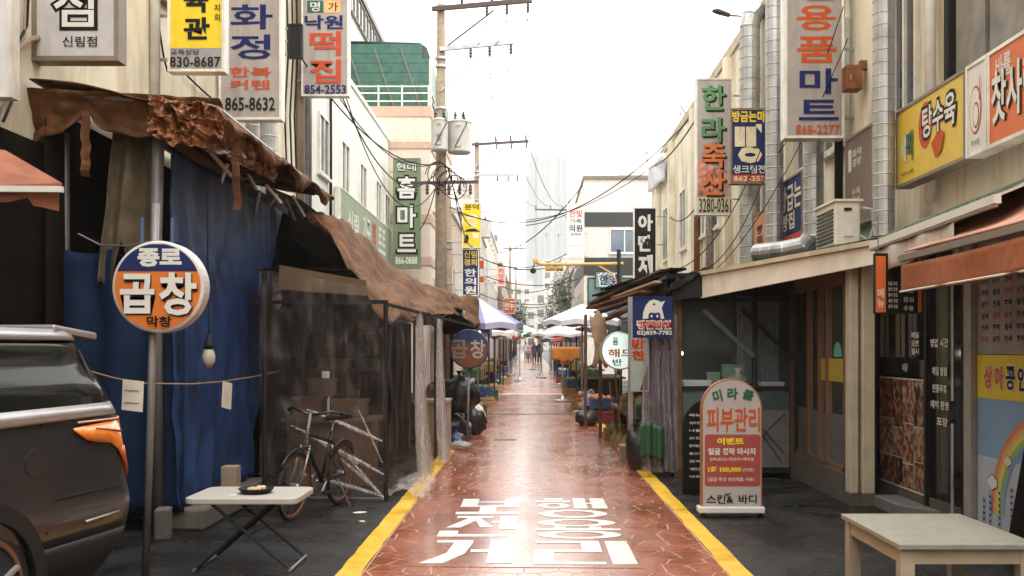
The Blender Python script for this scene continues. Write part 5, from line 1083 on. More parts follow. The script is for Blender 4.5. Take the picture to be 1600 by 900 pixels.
crate('green crate under the plank roof on the right', 1.75,14.2,.6,PG,3); crate('red crate beside the green one under the plank roof', 1.8,15.2,.6,PR,2); crate('wooden crate further in under the plank roof', 1.75,16.6,.6,MATS['lightwood'],1)
crate('yellow crate on the ground at the right road edge', 1.55,17.6,0,YC,0); crate('blue crate at the right road edge under the parasol', 1.4,23.6,gz(23.6),PB,2); crate('wooden crate behind the parasol foot on the right', 1.5,26,gz(26),MATS['lightwood'],3)
bag('black bag standing by the plastic curtain', (1.42,13.2,0),(.16,.16,.3),BB,8); bag('purple bag among the right stall goods', (1.35,22,gz(22)),(.22,.2,.3),LILD,9); bag('dark bag at the right road edge by the parasol', (1.2,20.8,gz(21)),(.26,.24,.16),BB,10)
carton('cooler_box', 'small dark box at the right road edge by the brooms', 1.28,1.5,14.0,14.3,0,.24,'framedark','lightwood')
# deeper stalls, both sides
SHORT=['far left blue stall','far left white stall','far left grey stall','farthest left white stall','far right grey stall','far right blue stall','far right brown stall','farthest right white stall']
for k,(x,y,m) in enumerate(((-1.9,30,'tarp_blue'),(-1.8,37,'white'),(-1.9,46,'tarp_grey'),(-1.8,56,'white'),(2.1,31,'tarp_grey'),(2.1,39,'tarp_blue'),(2.0,49,'tarp_brown'),(2.0,60,'white'))):
    g=gz(y); sd = -1 if x<0 else 1
    t = thing('market_stall', ['far left stall with a blue cover','far left stall with a white cover, second of the far row','far left stall with a grey cover','farthest left stall with a white cover','far right stall with a grey cover','far right stall with a blue cover','far right stall with a brown cover','farthest right stall with a white cover'][k], 'stall', (x,y,g), 'stalls deep in the alley')
    xi = x-sd*.75
    MB().slab([(xi,y-2.2,g+2.1),(x+sd*.8,y-2.2,g+2.6),(x+sd*.8,y+2.2,g+2.6),(xi,y+2.2,g+2.1)],(0,0,1),.03).build('roof', MATS[m], t)
    MB().grid(lambda u,v: V((xi,y-2.2+4.4*u,g+2.12-.25*v+.03*math.sin(u*30)*v)),24,2).build('valance', MATS[m], t, thick=.01)
    MB().bb(min(xi+sd*.2,x+sd*.7),max(xi+sd*.2,x+sd*.7),y-2,y+2,g+.65,g+.7).build('counter', WD, t); MB().bb(min(xi+sd*.25,x+sd*.6),max(xi+sd*.25,x+sd*.6),y-1.9,y+1.9,g,g+.65).build('skirt', TD, t)
    for yy in (y-2.1,y+2.1): MB().bar((xi,yy,g),(xi,yy,g+2.15),.05).build('post', DM, t)
    for j in range(3): crate(['near','middle','far'][j]+' crate on the '+SHORT[k], xi+sd*.5, y-1.3+j*1.3, g+.7, (PG,YC,PR,MATS['lightwood'])[(k+j)%4], (k+j)%5)
    q_=V((xi+sd*.3,y-1.6,g+2.0)); b_=thing('light_bulb','lit bulb hanging in the '+SHORT[k],'bulb',q_,'lit bulbs over the far stalls'); MB().blob(q_,.05,1,6,.02).build('globe', MATS['bulb_lit'], b_, smooth=True); MB().tube([q_+V((0,0,.04)),q_+V((0,0,.3))],.008,5).build('cord', DK, b_)
# ================================================================ people far down the alley
def person(label, px, Y, h, coat, legs, hair, step=.12, hold=None):
    x=(px-CX)*Y/F; g=gz(Y); k=h/1.7
    t = thing('person', label, 'person', (x,Y,g), 'people walking in the alley')
    vs=[(0,0,.95),(0,0,1.2),(0,0,1.42),(0,0,1.5),(0,-.01,1.6),(-.1,0,.9),(-.11,step,.5),(-.11,step*.6,.06),(.1,0,.9),(.11,-step,.5),(.11,-step*1.6,.06),(-.19,0,1.38),(-.25,.03,1.1),(-.24,-.08,.86),(.19,0,1.38),(.25,-.03,1.1),(.24,.08,.86)]
    es=[(0,1),(1,2),(2,3),(3,4),(0,5),(5,6),(6,7),(0,8),(8,9),(9,10),(2,11),(11,12),(12,13),(2,14),(14,15),(15,16)]
    rs=[.17,.17,.16,.07,.1,.11,.075,.06,.11,.075,.06,.09,.065,.05,.09,.065,.05]
    me=bpy.data.meshes.new('body'); me.from_pydata([V(p)*k for p in vs],es,[]); o=bpy.data.objects.new('body',me); COL.objects.link(o); o.parent=t; ORG[o.name]=V((x,Y,g)); me.materials.append(coat)
    md=o.modifiers.new('skin','SKIN'); o.modifiers.new('subsurf','SUBSURF').levels=1
    for i,sv in enumerate(me.skin_vertices[0].data): sv.radius=(rs[i]*k,rs[i]*k*.8); sv.use_root=(i==0)
    L0=V((x,Y,g))
    MB().blob(L0+V((0,0,1.63*k)),(.1*k,.11*k,.13*k),2,7,.03).build('hair', hair, t, smooth=True)
    MB().blob(L0+V((0,-.05*k,1.6*k)),(.078*k,.075*k,.1*k),3,7,.02).build('face', mat('skin',(.45,.28,.2),.6), t, smooth=True)
    MB().lathe([(.2*k,.52*k),(.2*k,.9*k),(.17*k,1.1*k)],L0,12).build('coat_skirt', coat, t, smooth=True)
    for sx,sy in ((-.11,step*.6),(.11,-step*1.6)): MB().blob(L0+V((sx*k,sy*k-.05,.05*k)),(.05,.12,.05),1,6,.05).build('shoe', MATS['dark'], t, smooth=True); MB().tube([L0+V((sx*k,sy*k,.08)),L0+V((sx*.9*k,sy*.3*k,.6*k))],[.065*k,.1*k],8).build('trouser_leg', legs, t, smooth=True)
    if hold: MB().blob(L0+V((.3*k,.08,.62*k)),(.12,.08,.16),4,6,.1).build('carried_bag', hold, t, smooth=True)
CO1=mat('coat_black',(.012,.012,.016),.8); CO2=mat('coat_navy',(.03,.035,.06),.8); CO3=mat('coat_pink',(.5,.3,.32),.8); CO4=mat('coat_pale',(.5,.5,.55),.8); HR=mat('hair',(.01,.008,.007),.6)
person('person in a long black coat walking in the alley', 843, 80, 1.72, CO1, CO1, HR)
person('person in dark navy walking beside the black coat', 835, 84, 1.66, CO2, CO1, HR, -.1)
person('person in a pink jacket further off in the alley', 828, 92, 1.6, CO3, CO2, HR, .1, CO3)
person('person in a pale jacket at the left of the alley', 822, 96, 1.65, CO4, CO2, HR, -.12)
# ================================================================ utility poles and cables
INS = mat('insulator',(.05,.04,.04),.35); POLE = mat('polewood',(.26,.2,.135),.85,var=.25,ns=9,dirt=.4,dcol=(.14,.09,.05)); ARM = mat('armwood',(.06,.04,.035),.7)
def insulator(t, p, up=True):
    s = 1 if up else -1
    MB().lathe([(.02,0),(.045,s*.06),(.03,s*.08),(.05,s*.13),(.03,s*.16),(.045,s*.2),(.02,s*.26)],p,10).build('insulator', INS, t)
def upole(label, x, Y, zt, arms, sgn=1, trans=False):
    g=gz(Y); t=thing('utility_pole', label, 'utility pole', (x,Y,g), 'utility poles along the alley')
    MB().tube([(x,Y,g),(x,Y,g+zt*.5),(x,Y,zt)],[.165,.14,.1],14).build('shaft', POLE, t, smooth=True)
    for z,xa,xb,za,m,ups in arms:
        MB().bar((xa,Y-.13,z),(xb,Y-.13,za),.09,.11).build('crossarm', m, t)
        b0=xa+(xb-xa)*.62; MB().bar((x,Y-.13,z-1.05),(b0,Y-.13,z-.03),.035).build('brace', m, t)
        for k,(fx,u_) in enumerate(ups): p=V((xa+(xb-xa)*fx,Y-.13,z+(za-z)*fx)); insulator(t,p+V((0,0,.05 if u_ else -.05)),u_)
    for z in (zt-1.35,zt-1.55,zt-2.6): MB().lathe([(.15,-.03),(.15,.03)],(x,Y,z),14).build('band', MATS['galv'], t)
    return t
x1_=(689-CX)*25/F
t=upole('nearest utility pole with two transformers on the left', x1_, 25, 10.25, [(10.1,-2.45,.05,10.32,ARM,((.3,1),(.55,0),(.75,0),(.96,0),(.6,1))),(9.1,-2.25,-.42,9.28,MATS['galv'],((.42,0),(.68,0),(.97,0)))])
TR=mat('transformer',(.48,.47,.43),.5,dirt=.3)
for px,Y,r_,py0,py1 in ((687,24.6,.21,188,236),(718,24.9,.29,191,240)):
    c_=P(px,py1,Y); hh=P(px,py0,Y).z-c_.z; tt=thing('transformer','grey transformer can on the pole, '+('left one' if px<700 else 'right one'),'transformer',c_,'transformers on the nearest pole')
    MB().lathe([(r_*.9,0),(r_,.03),(r_,hh-.04),(r_*1.05,hh-.03),(r_*1.05,hh),(r_*.6,hh+.05)],c_,20).build('can', TR, tt)
    for dx in (-.1,.1): MB().lathe([(.03,0),(.05,.05),(.03,.08),(.045,.13),(.02,.22)],c_+V((dx,-.05,hh+.03)),10).build('bushing', INS, tt)
    MB().tube([c_+V((.1,-.05,hh+.2)),c_+V((.2,-r_,hh-.1)),c_+V((.05,-r_-.03,hh*.5)),c_+V((-.1,-r_,.1))],.012,6).build('lead', DK, tt)
    for dz in (.12,hh-.15): MB().bb(c_.x-.05,c_.x+.05,c_.y-r_-.02,c_.y-r_+.03,c_.z+dz,c_.z+dz+.06).build('lug', MATS['galv'], tt)
    if px<700: text(tt,'2050',frame(c_+V((-.06,-r_-.012,.1)),(1,0,0),ZV),0,0,.12,.3,0,MATS['framedark'],.01)
MB().bar((x1_-.75,24.85,5.75),(x1_+.95,24.85,5.78),.07).build('crossarm', ARM, t)
for k in range(6): insulator(t, V((x1_-.6+k*.27,24.85,5.72)), False)
x2_=(745-CX)*44.6/F
upole('second utility pole behind the yellow sign on the left', x2_, 44.6, 10.9, [(10.75,-2.6,-.05,10.9,ARM,((.42,1),(.68,1),(.95,1),(.44,0),(.7,0),(.96,0))),(9.4,-2.4,-.5,9.4,MATS['galv'],((.5,0),(.75,0),(.97,0)))])
c_=P(758,372,44); tt=thing('transformer','grey transformer can on the second pole','transformer',c_,'transformers on the further pole'); MB().lathe([(.25,0),(.27,.03),(.27,.75),(.2,.8)],c_,16).build('can', TR, tt); MB().lathe([(.03,0),(.05,.06),(.02,.2)],c_+V((0,0,.8)),8).build('bushing', INS, tt); MB().bar(c_+V((0,0,.4)),(x2_,44.6,c_.z+.4),.06).build('bracket', ARM, tt)
upole('third utility pole far off on the right', 3.2, 77, 12.6, [(12.4,.4,3.4,12.35,ARM,((.02,1),(.4,1),(.7,1))),(10.6,1,3.4,10.6,MATS['galv'],((.1,0),(.5,0)))])
upole('short concrete pole in front of the pink building corner', P(700,0,30).x, 30, 6.2, [], trans=False)
upole('far thin pole at the left end of the alley', P(797,0,95).x, 95, 11.5, [(11.2,-2.6,-.4,11.2,ARM,((.2,1),(.8,1)))])
upole('far thin pole beyond the yellow arm', P(806,0,125).x, 125, 12, [(11.6,-2.4,-.2,11.6,ARM,((.2,1),(.8,1)))])
def cable(lab, a, b, sag, r=.012, group='cables over the alley'):
    a, b = V(a), V(b); n_=20; pts=[a.lerp(b,i/n_)-V((0,0,sag*4*(i/n_)*(1-i/n_))) for i in range(n_+1)]
    return one('overhead_cable', lab, 'cable', MB().tube(pts, r, 5), DK, group)
A1=[V((-2.45+2.5*f_,24.87,9.75+.2*f_)) for f_ in (.55,.75,.96)]; A2=[V((-2.6+2.55*f_,44.5,11.1)) for f_ in (.42,.68,.95)]; A3=[V((.46,76.9,12.7)),V((1.6,76.9,12.7)),V((2.5,76.9,12.7))]
for k,nm in enumerate(('inner','middle','outer')):
    cable(nm+' power line from the nearest pole to the second pole', A1[k], A2[k], .5, .012); cable(nm+' power line from the second pole to the third pole', A2[k], A3[k], .9, .016)
    cable(nm+' looping jumper wire on the nearest pole', P(746+k*28,96,24.8), P(712,190,24.8), .35, .009); cable(nm+' jumper between the two crossarms of the nearest pole', A1[k]+V((0,0,-.05)), P(746+k*27,70,24.8), .12, .008)
    cable(nm+' looping wire below the second pole crossarm', P(775+k*17,285,44.4), P(750,330,44.4), .5, .012)
for k,(lab,a,Ya,c2,Yb,sg,r_) in enumerate((('thick black cable from the right roof down to the nearest pole',(1090,172),24,(700,322),30,1.4,.015),('lower black cable from the right roof to the nearest pole',(1040,245),28,(706,330),31,.9,.011),('cable from the banded building down to the left far shops',(910,290),45,(782,395),60,.6,.03),('second cable from the banded building across the alley',(1008,285),45,(770,410),60,1.6,.025),('thin cable crossing under the second pole',(740,345),44,(905,325),46,.5,.02),('thin cable crossing low over the alley',(745,400),44,(915,395),48,.7,.022),('cable over the alley at the yellow arm',(740,425),46,(925,428),50,.6,.02),('low cable over the far stalls',(740,455),50,(930,450),55,.8,.02),('far cable crossing at the tree',(770,440),70,(905,420),75,1.2,.03),('far low cable crossing past the tree',(775,465),74,(905,455),78,1.0,.03),('farthest cable across the alley',(785,480),90,(890,470),95,1,.03),('cable running along the left wall to the nearest pole',(450,60),17,(690,255),25,.7,.015),('second cable running along the left wall to the nearest pole',(530,152),19,(690,250),25,.6,.012),('third cable drooping along the white building',(535,152),19,(688,262),25,1.0,.014),('fourth cable drooping low along the white building',(540,150),19.5,(690,275),25,1.4,.012),('slack cable from the nearest pole down to the green sign',(690,250),25,(655,360),28,.3,.014),('cable from the nearest pole to the second pole at mid height',(700,262),25,(745,345),44.5,.7,.02),('second mid height cable between the first two poles',(705,275),25,(747,370),44.5,1,.02),('pale cable slanting across the large grey sign',(1318,10),11.4,(1215,240),13,.2,.006),('second pale cable slanting across the large grey sign',(1325,60),11.4,(1120,420),13.5,.3,.006),('cable slanting down past the navy bakery sign',(1200,260),15,(1105,420),14.5,.25,.008),('black cable sweeping behind the deli roof',(1190,230),15,(1060,420),15,.35,.008),('bundle cable along the far right wall',(1015,262),31,(1085,190),21,.2,.018),('slack cable on the far right wall',(1040,330),28,(1090,320),20,.3,.014),('thin wire far up on the left',(600,42),24,(690,25),25,.1,.006),('wire leaving the nearest pole top to the right',(830,4),24.8,(940,-6),30,.05,.008))):
    cable(lab, P(*a,Ya), P(*c2,Yb), sg, r_)
# coil of cable on the nearest pole
for k in range(4):
    cc=P(684+k*9,272+k*7,24.5); one('cable_coil', ['upper left','upper right','lower left','lower right'][k]+' loop of slack cable on the nearest pole', 'cable', MB().tube([cc+V((.22*math.cos(i*.45)*(1+.02*i),.03*math.sin(i),.3*math.sin(i*.45))) for i in range(22)], .012, 5), DK, 'cable loops on the nearest pole')
# yellow camera arm
ya=thing('camera_arm','yellow arm with camera and small yellow sign over the far alley','pole',(P(967,0,36).x,36,gz(36)))
YP=mat('yellowpole',(.5,.31,.07),.5)
MB().tube([V((P(967,0,36).x,36,gz(36))),P(967,390,36)],[.1,.08],10).build('post', DM, ya); MB().tube([P(838,410,36),P(846,413,36),P(900,413,36),P(974,412,36)],.06,8).build('arm', YP, ya); MB().tube([P(935,415,36),P(955,427,36),P(967,444,36)],.035,8).build('brace', YP, ya)
MB().box(P(837,408,36),(.2,.2,.16)).build('camera', YP, ya, bevel=.03); MB().blob(P(833,423,36),.11,1,8,.02).build('dome_camera', DK, ya, smooth=True); MB().tube([P(833,418,36),P(836,410,36)],.02,6).build('stem', DK, ya); MB().box(P(866,420,36),(.68,.03,.17)).build('plate', YP, ya)
text(ya,'CCTV 방범',frame(P(853,423.5,35.97),(1,0,0),ZV),0,0,.6,.1,0,INK,.02)
# trees at the end
def tree(label, x, y, h, r, seed):
    g=gz(y); rr=random.Random(seed); t=thing('tree',label,'tree',(x,y,g),'trees at the end of the alley')
    mb=MB().tube([(x,y,g),(x+.1,y,g+h*.4),(x,y,g+h*.75)],[.16,.12,.05],8); limbs=[]
    for k in range(9):
        a=rr.uniform(0,6.28); z=g+h*rr.uniform(.35,.75); e=V((x+r*.75*math.cos(a),y+r*.75*math.sin(a),z+rr.uniform(.2,1.2))); limbs.append(e); mb.tube([(x,y,z-.3),V((x,y,z)).lerp(e,.5)+V((0,0,.1)),e],[.06,.04,.02],6)
    mb.build('trunk', WD, t, smooth=True); cr_=MB()
    for k in range(2200):
        c=limbs[k%9] if k%3 else V((x,y,g+h*.78)); p=c+V((rr.gauss(0,r*.3),rr.gauss(0,r*.3),rr.gauss(0,h*.09))); s=rr.uniform(.05,.11); n1=V((rr.gauss(0,1),rr.gauss(0,1),rr.gauss(0,1))).normalized(); n2=n1.orthogonal()
        cr_.add([p+n1*s,p+n2*s*.6,p-n1*s,p-n2*s*.6],[(0,1,2,3)])
    cr_.build('crown', mat('leaves',(.045,.075,.035),.6,var=.5,ns=2), t)
tree('leafy tree above the far right parasols', 3.2, 70, 7.0, 1.5, 3); tree('sparser tree further behind, nearer the middle', 2.6, 84, 7.5, 1.4, 5); tree('small tree at the far left end of the alley', -1.8, 110, 6.5, 1.3, 7)

for k,(px,py,s_) in enumerate(((562,802,.06),(566,816,.03))):
    Y=GY(py); q_=P(px,py,Y); one('paper_scrap', ['white wrapper lying on the asphalt left of the yellow line','tiny scrap beside the wrapper on the left asphalt','torn scrap on the asphalt right of the folding table','crumpled scrap on the dark ground behind the bench','small scrap on the ground right of the arched sign','tiny scrap near the left yellow line'][k], 'litter', MB().blob(q_+V((0,0,.008)),(s_,s_*.6,.008),k,5,.3), MATS['paper'])

# more goods along both road edges
SIDE={-1:'left',1:'right'}; ORD=['first','second','third','fourth','fifth','sixth','seventh','eighth']
for k in range(16):
    sd=-1 if k%2 else 1; y=21.5+k*1.75; x=(-1.25 if sd<0 else 1.5)+RND.uniform(-.12,.12); g=gz(y)
    lab=['row of crates'][0]
    crate(('red','green','yellow','wooden')[k%4]+' crate, '+ORD[k//2]+' in the row at the '+SIDE[sd]+' road edge', x, y, g, (PR,PG,YC,MATS['lightwood'])[k%4], k%5, .6, .5, .3, RND.uniform(-.3,.3))
    if k%3==0: crate(('blue','pale','dark')[k%3]+' crate on top of the '+ORD[k//2]+' crate at the '+SIDE[sd]+' edge', x, y, g+.31, PB, (k+2)%5, .5, .42, .24, .2)
parasol('beige parasol over the left goods past the lilac one', (-1.5,31), 1.1, 2.55, 2.1, [PKW], .12)
parasol('grey parasol deep on the left between the far stalls', (-1.3,38), 1.0, 2.6, 2.2, [LILW, MATS['tarp_grey']], .12)
parasol('lilac parasol deep on the right behind the white one', (1.6,34), 1.1, 2.7, 2.25, [LIL, LILW], .12)
parasol('red parasol deep on the right past the blue one', (1.3,55), 1.0, 2.7, 2.3, [REDU, PKW], .12)
# ================================================================ round sign, table, bicycle, car
pole_r = .026
c0 = P(243,448,6.75)
disc_sign('bright round sign, navy above orange, on a pole before the blue tarp', 247, 448, 72, 6.75, .13, mat('rimwhite',(.6,.58,.58),.45,dirt=.3), [('c',-.99,.36,mat('signorange',(.62,.16,.02),.45,var=.04)),('c',.36,.99,MATS['navy']),('t','종로',216,388,285,417,PE,.05),('t','곱',190,430,244,492,INK,.055),('t','창',251,428,310,495,INK,.055),('t','곱',189,428,243,490,PE,.03),('t','창',250,426,309,493,PE,.03),('t','막창',231,494,270,511,INK,.03)],
  pole=[V((-2.64,6.83,0)), V((-2.6,6.83,1.2)), V((-2.565,6.83,2.6))], face=MATS['rimwhite'])
for px in (222,269): one('strap', 'blue strap holding the round sign, '+('left' if px<240 else 'right')+' one', 'strap', MB().bar(P(px,340,6.8),P(px,384,6.78),.02,.006), MATS['plastic_blue'])
tb = thing('folding_table', 'white folding table with crossed metal legs in the left foreground', 'table', (-2.05,7.4,0))
x0,x1,y0,y1,zt=-2.47,-1.66,7.08,7.7,.54; TW=mat('table_white',(.4,.38,.345),.5,var=.05,dirt=.2,dcol=(.4,.35,.28))
r_=.07; pts=[]
for cx_,cy_,a0 in ((x1-r_,y0+r_,-90),(x1-r_,y1-r_,0),(x0+r_,y1-r_,90),(x0+r_,y0+r_,180)): pts+=[(cx_+r_*math.cos(math.radians(a0+t*22.5)),cy_+r_*math.sin(math.radians(a0+t*22.5)),zt-.045) for t in range(5)]
MB().slab(pts,(0,0,1),.045).build('top', TW, tb, bevel=.008)
for y in (y0+.08,y1-.08):
    MB().tube([(x0+.18,y,zt-.05),(x1-.06,y,.015)],.012,8).build('leg', DM, tb); MB().tube([(x1-.2,y+.03,zt-.05),(x0+.06,y+.03,.015)],.012,8).build('leg', DM, tb)
for x in (x0+.06,x1-.06): MB().tube([(x,y0+.05,.015),(x,y1-.05,.015)],.012,8).build('foot_bar', GS, tb)
MB().tube([((x0+x1)/2+.04,y0+.08,.26),((x0+x1)/2+.04,y1-.05,.26)],.009,6).build('pivot_bar', DM, tb)
pl=thing('plate', 'dark shallow dish with leftovers on the folding table', 'dish', (-2.02,7.35,.541)); MB().lathe([(.08,0),(.11,.012),(.13,.035),(.125,.04),(.1,.016),(.01,.012)],(-2.02,7.35,.541),24).build('dish', DK, pl, smooth=True)
mb=MB(); 
for k in range(9): mb.blob((-2.02+RND.uniform(-.06,.06),7.35+RND.uniform(-.05,.05),.57),RND.uniform(.014,.026),k,5,.3)
mb.build('food_scraps', mat('scraps',(.55,.42,.28),.7), pl, smooth=True)
one('paper_scrap', 'tiny white wrapper beside the dish on the folding table', 'paper', MB().box((-2.15,7.2,.546),(.05,.03,.008),.3), PE)
# bicycle in its own frame: x forward
bk = thing('bicycle', 'black bicycle with orange wheel rims leaning by the plastic stall', 'bicycle', (0,0,0))
BM_=mat('bikeblack',(.008,.008,.009),.3); TY=mat('tyre',(.012,.012,.012),.85); ORM=mat('rimorange',(.24,.05,.008),.5)
def ring(c, R_, r, m, name, par, n_=36, mm=8):
    mb=MB(); mb.tube([V(c)+V((R_*math.cos(2*math.pi*i/n_),0,R_*math.sin(2*math.pi*i/n_))) for i in range(n_+1)], r, mm); return mb.build(name, m, par, smooth=True)
for cx_,nm in ((.52,'front'),(-.5,'rear')):
    w_=ring((cx_,0,.325),.305,.02,TY,'wheel',bk); ring((cx_,0,.325),.28,.011,ORM,'rim',w_,36,6)
    sp=MB()
    for k in range(18): a=k*2*math.pi/18; sp.tube([(cx_+.02*math.cos(a+.6),.02*(-1)**k,.325+.02*math.sin(a+.6)),(cx_+.275*math.cos(a),0,.325+.275*math.sin(a))],.0018,4)
    o_=sp.build('spokes', GS, w_); MB().lathe([(.02,-.05),(.03,-.03),(.03,.03),(.02,.05)],(cx_,0,.325),10,'Y').build('hub', GS, w_)
    mb=MB().tube([(cx_+.345*math.cos(a*.2),0,.325+.345*math.sin(a*.2)) for a in range(3,14)],.018,6); mb.build('mudguard', BM_, bk, smooth=True)
hb,sb,bb_=V((.33,0,.8)),V((-.2,0,.78)),V((-.06,0,.3))
for a,c,r in ((hb+V((0,0,-.1)),bb_,.022),(hb,sb+V((0,0,-.1)),.018),(bb_,sb+V((-.02,0,.05)),.017)): MB().tube([a,c],r,8).build('frame_tube', BM_, bk, smooth=True)
for s in (-1,1):
    MB().tube([(-.5,s*.05,.325),(-.06,s*.03,.3)],.011,6).build('chain_stay', BM_, bk); MB().tube([(-.5,s*.05,.325),(-.19,s*.02,.7)],.009,6).build('seat_stay', BM_, bk)
    MB().tube([(.35,s*.045,.7),(.42,s*.05,.52),(.52,s*.05,.325)],.013,6).build('fork_leg', GS, bk, smooth=True)
    MB().tube([(.3,0,.98),(.29,s*.1,1.0),(.27,s*.2,1.03),(.17,s*.3,1.0)],.012,8).build('handlebar', BM_, bk, smooth=True); MB().tube([(.21,s*.26,1.015),(.1,s*.33,.985)],.018,8).build('grip', DK, bk)
    MB().tube([(.25,s*.22,1.03),(.33,s*.16,.95),(.37,s*.05,.8)],.004,5).build('brake_cable', DK, bk)
    MB().tube([(-.06,s*.05,.3),(-.06+s*.12,s*.07,.22),(-.06+s*.12,s*.15,.22)],.011,6).build('crank', GS, bk); MB().box((-.06+s*.12,s*.14,.22),(.09,.09,.022)).build('pedal', DK, bk)
MB().tube([(.36,0,.68),(.3,0,1.0)],.018,8).build('steerer', GS, bk)
MB().tube([(-.2,0,.78),(-.23,0,.9)],.012,8).build('seat_post', GS, bk)
MB().slab([(-.4,-.08,.9),(-.34,-.1,.9),(-.05,-.02,.9),(-.03,0,.9),(-.05,.02,.9),(-.34,.1,.9),(-.4,.08,.9)],(0,0,1),.05).build('saddle', DK, bk, bevel=.02)
MB().lathe([(.09,-.004),(.09,.004)],(-.06,-.06,.3),20,'Y').build('chainring', GS, bk)
bs_=MB()
for k in range(5):
    z=.66+k*.05; 
    for a,c in (((.42,-.15,z),(.42,.15,z)),((.66,-.15,z),(.66,.15,z)),((.42,-.15,z),(.66,-.15,z)),((.42,.15,z),(.66,.15,z))): bs_.bar(a,c,.006)
for k in range(6):
    for a,c in (((.42,-.15+k*.06,.66),(.42,-.15+k*.06,.86)),((.66,-.15+k*.06,.66),(.66,-.15+k*.06,.86)),((.42,-.15+k*.06,.66),(.66,-.15+k*.06,.66))): bs_.bar(a,c,.005)
bs_.build('basket', DM, bk); MB().blob((.36,0,.62),(.03,.03,.03),1,6,.02).build('lamp', mat('reflector',(.6,.12,.05),.3), bk, smooth=True)
MB().tube([(-.3,.06,.3),(-.38,.2,0)],.009,6).build('kickstand', GS, bk)
bk.location=V((-2.1,9.8,0)); bk.rotation_euler=(math.radians(-5),0,math.radians(256))
# the dark sport utility car at the left edge; local x forward from the tail, y left
car = thing('parked_car', 'dark grey sport utility car with an orange tail lamp at the lower left', 'car', (0,0,0))
CP=mat('carpaint',(.018,.02,.023),.34,.1,var=.05,coat=.6,dirt=.5,dcol=(.035,.036,.037),dscale=(2,2,1)); CB=mat('carblack',(.008,.009,.01),.5); CG=mat('carglass',(.006,.008,.007),.08,spec=.3); CS=mat('carsilver',(.42,.41,.42),.3,.5,var=.05)
def interp(t, z):
    for (a,p),(c,q_) in zip(t,t[1:]):
        if z<=c: f_=(z-a)/(c-a); f_=f_*f_*(3-2*f_); return p+(q_-p)*f_
    return t[-1][1]
XR=[(.2,.3),(.35,.16),(.5,.03),(.65,0),(.85,.05),(1.0,.08),(1.2,.1),(1.3,.15),(1.6,.26),(1.72,.3)]
XF=[(.2,4.6),(.4,4.9),(.8,4.92),(1.0,4.75),(1.12,4.3),(1.2,3.6),(1.3,3.45),(1.6,2.95),(1.72,2.6)]
TW_=[(.2,.88),(.45,.95),(.7,.97),(1.0,.96),(1.2,.935),(1.3,.91),(1.6,.79),(1.72,.72)]
def rear_r(z): return .24
def sy(x,z):
    w_=interp(TW_,z); r=rear_r(z); xr=interp(XR,z); xf=interp(XF,z)
    e=min(x-xr, xf-x); 
    if e<r: w_-= r-math.sqrt(max(0,r*r-(r-max(e,0))**2))
    return w_
def shell(z0,z1,n_):
    mb=MB(); rows=[]
    for j in range(n_+1):
        z=z0+(z1-z0)*j/n_; xr,xf=interp(XR,z),interp(XF,z); xs=[xr+.24*(1-math.cos(i*math.pi/12)) for i in range(7)]; xs+= [xr+.24+(xf-xr-.48)*i/14 for i in range(1,14)]; xs+= [xf-.24+.24*math.sin(i*math.pi/12) for i in range(7)]
        rows.append([V((x,sy(x,z),z)) for x in xs]+[V((x,-sy(x,z),z)) for x in reversed(xs)])
    m=len(rows[0]); mb.add([p for r in rows for p in r],[(j*m+i,j*m+(i+1)%m,(j+1)*m+(i+1)%m,(j+1)*m+i) for j in range(n_) for i in range(m)]+[tuple(n_*m+i for i in range(m)),tuple(range(m-1,-1,-1))]); return mb
shell(.52,1.24,14).build('body', CP, car, smooth=True); shell(.24,.519,6).build('lower_cladding', CB, car, smooth=True); shell(1.241,1.66,10).build('window_glass', CG, car, smooth=True); shell(1.661,1.72,3).build('roof', CP, car, smooth=True)
def side_patch(name, poly, m, off=.006, s=1, par=car):
    """quad strip on the car's flank: list of (x, z_low, z_high)"""
    mb=MB(); mb.add([p for x,za,zb in poly for p in (V((x,s*(sy(x,za)+off),za)),V((x,s*(sy(x,zb)+off),zb)))],[(2*i,2*i+1,2*i+3,2*i+2) for i in range(len(poly)-1)]); return mb.build(name, m, par, thick=.012, smooth=True)
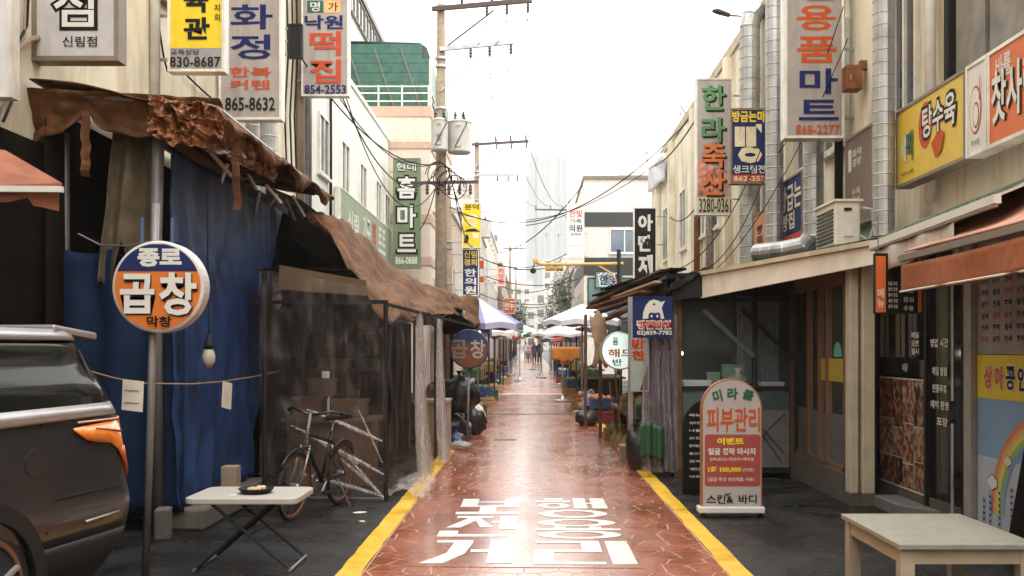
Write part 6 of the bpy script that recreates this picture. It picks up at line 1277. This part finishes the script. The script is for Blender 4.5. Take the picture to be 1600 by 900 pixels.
for s in (1,-1):
    side_patch('belt_trim',[(.16+.12*i,1.215-.002*i,1.285-.001*i) for i in range(26)],CS,.01,s)
    side_patch('pillar',[(.3+.02*i,1.29,1.3+.06*i) for i in range(6)],CB,.005,s)
    side_patch('roof_rail',[(.32+.1*i,1.655,1.715) for i in range(22)],CS,.02,s)
    tl=side_patch('tail_lamp',[(.1,.8,1.17),(.15,.84,1.175),(.22,.92,1.175),(.3,1.0,1.172),(.38,1.045,1.17),(.5,1.06,1.165),(.6,1.08,1.16),(.7,1.14,1.155)],mat('lamp_orange',(.75,.2,.02),.2,coat=1),.012,s)
    side_patch('lamp_edge',[(.11+.05*i,1.178,1.19) for i in range(12)],mat('lamp_pale',(.7,.35,.25),.3),.014,s,tl)
    side_patch('lens_line',[(.115+.03*i,1.085+.004*i,1.093+.004*i) for i in range(14)],mat('lens_dark',(.35,.05,.01),.3),.016,s,tl); side_patch('lens_section',[(.102,.81,.99),(.15,.85,1.0),(.2,.9,1.01),(.25,.955,1.02)],mat('lens_red',(.5,.08,.015),.25,coat=1),.016,s,tl)
    side_patch('side_reflector',[(.3,.62,.632),(.45,.615,.627),(.62,.61,.622)],CS,.008,s)
    for nm_,pl_ in (('panel_gap',[(.09+.1*i,.775,.783) for i in range(9)]),('panel_gap',[(.95,.6,1.2),(.957,.6,1.2)]),('panel_gap',[(2.05,.4,1.2),(2.058,.4,1.2)]),('panel_gap',[(3.05,.4,1.2),(3.058,.4,1.2)])): side_patch(nm_,pl_,MATS['black'],-.003,s)
    MB().lathe([(.075,0),(.075,.006)],V((1.05,s*(sy(1.05,1.0)-.001),1.0)),20,(0,s,0)).build('fuel_flap', CP, car)
    for xd in (1.95,2.95): side_patch('door_handle',[(xd-.2,.98,1.01),(xd,.98,1.01)],CS,.03,s)
    for xw in (1.45,4.1):
        c=V((xw,s*.86,.37)); w_=thing('x','','',(0,0,0)); bpy.data.objects.remove(w_)
        mb=MB(); mb.lathe([(.3,-.11),(.36,-.1),(.375,-.05),(.375,.05),(.36,.1),(.3,.11)],c,32,(0,s,0)); wh=mb.build('wheel', TY, car, smooth=True)
        MB().lathe([(.29,.1),(.3,.115),(.27,.12),(.26,.07)],c,32,(0,s,0)).build('rim', mat('rimbronze',(.3,.14,.08),.3,.7), wh)
        for k in range(7): a=k*2*math.pi/7; MB().bar(c+V((.05*math.cos(a),s*.108,.05*math.sin(a))),c+V((.27*math.cos(a),s*.112,.27*math.sin(a))),.045,.02).build('spoke', CS, wh)
        n_=16; MB().add([V((xw+R_*math.cos(math.pi*i/n_),s*(sy(xw,.6)+.012),.37+R_*math.sin(math.pi*i/n_))) for i in range(n_+1) for R_ in (.38,.47)],[(2*i,2*i+1,2*i+3,2*i+2) for i in range(n_)]).build('wheel_arch', CB, car, thick=.03)
        MB().lathe([(.39,0),(.39,.008)],V((xw,s*(sy(xw,.5)-.004),.37)),32,(0,s,0)).build('wheel_well', MATS['black'], car)
MB().slab([(.1,-.7,1.66),(.1,.7,1.66),(.6,.76,1.70),(.6,-.76,1.70)],(0,0,1),.045).build('spoiler', CS, car, bevel=.015)
MB().bb(-.02,.05,-.5,.5,.66,.76).build('number_plate_recess', CB, car)
car.location=V((-2.43,6.3,0)); ang=math.radians(270-10)
car.rotation_euler=(0,0,ang)
# shift so the left flank, not the centre line, lies on the measured line
car.location += Matrix.Rotation(ang,3,'Z') @ V((0,-.97,0))
flush_texts()
# ================================================================ haze
hm = bpy.data.materials.new('haze'); hm.use_nodes = True
n = hm.node_tree.nodes; n.remove(n['Principled BSDF'])
pv = n.new('ShaderNodeVolumePrincipled'); pv.inputs['Color'].default_value = (.97,.97,.96,1); pv.inputs['Density'].default_value = .0006; pv.inputs['Anisotropy'].default_value = .2
hm.node_tree.links.new(pv.outputs[0], n['Material Output'].inputs['Volume'])
tag(MB().bb(-335, 335, -65, 785, -1.2, 156).build('haze', hm, loc=(0,0,0)), kind='stuff')
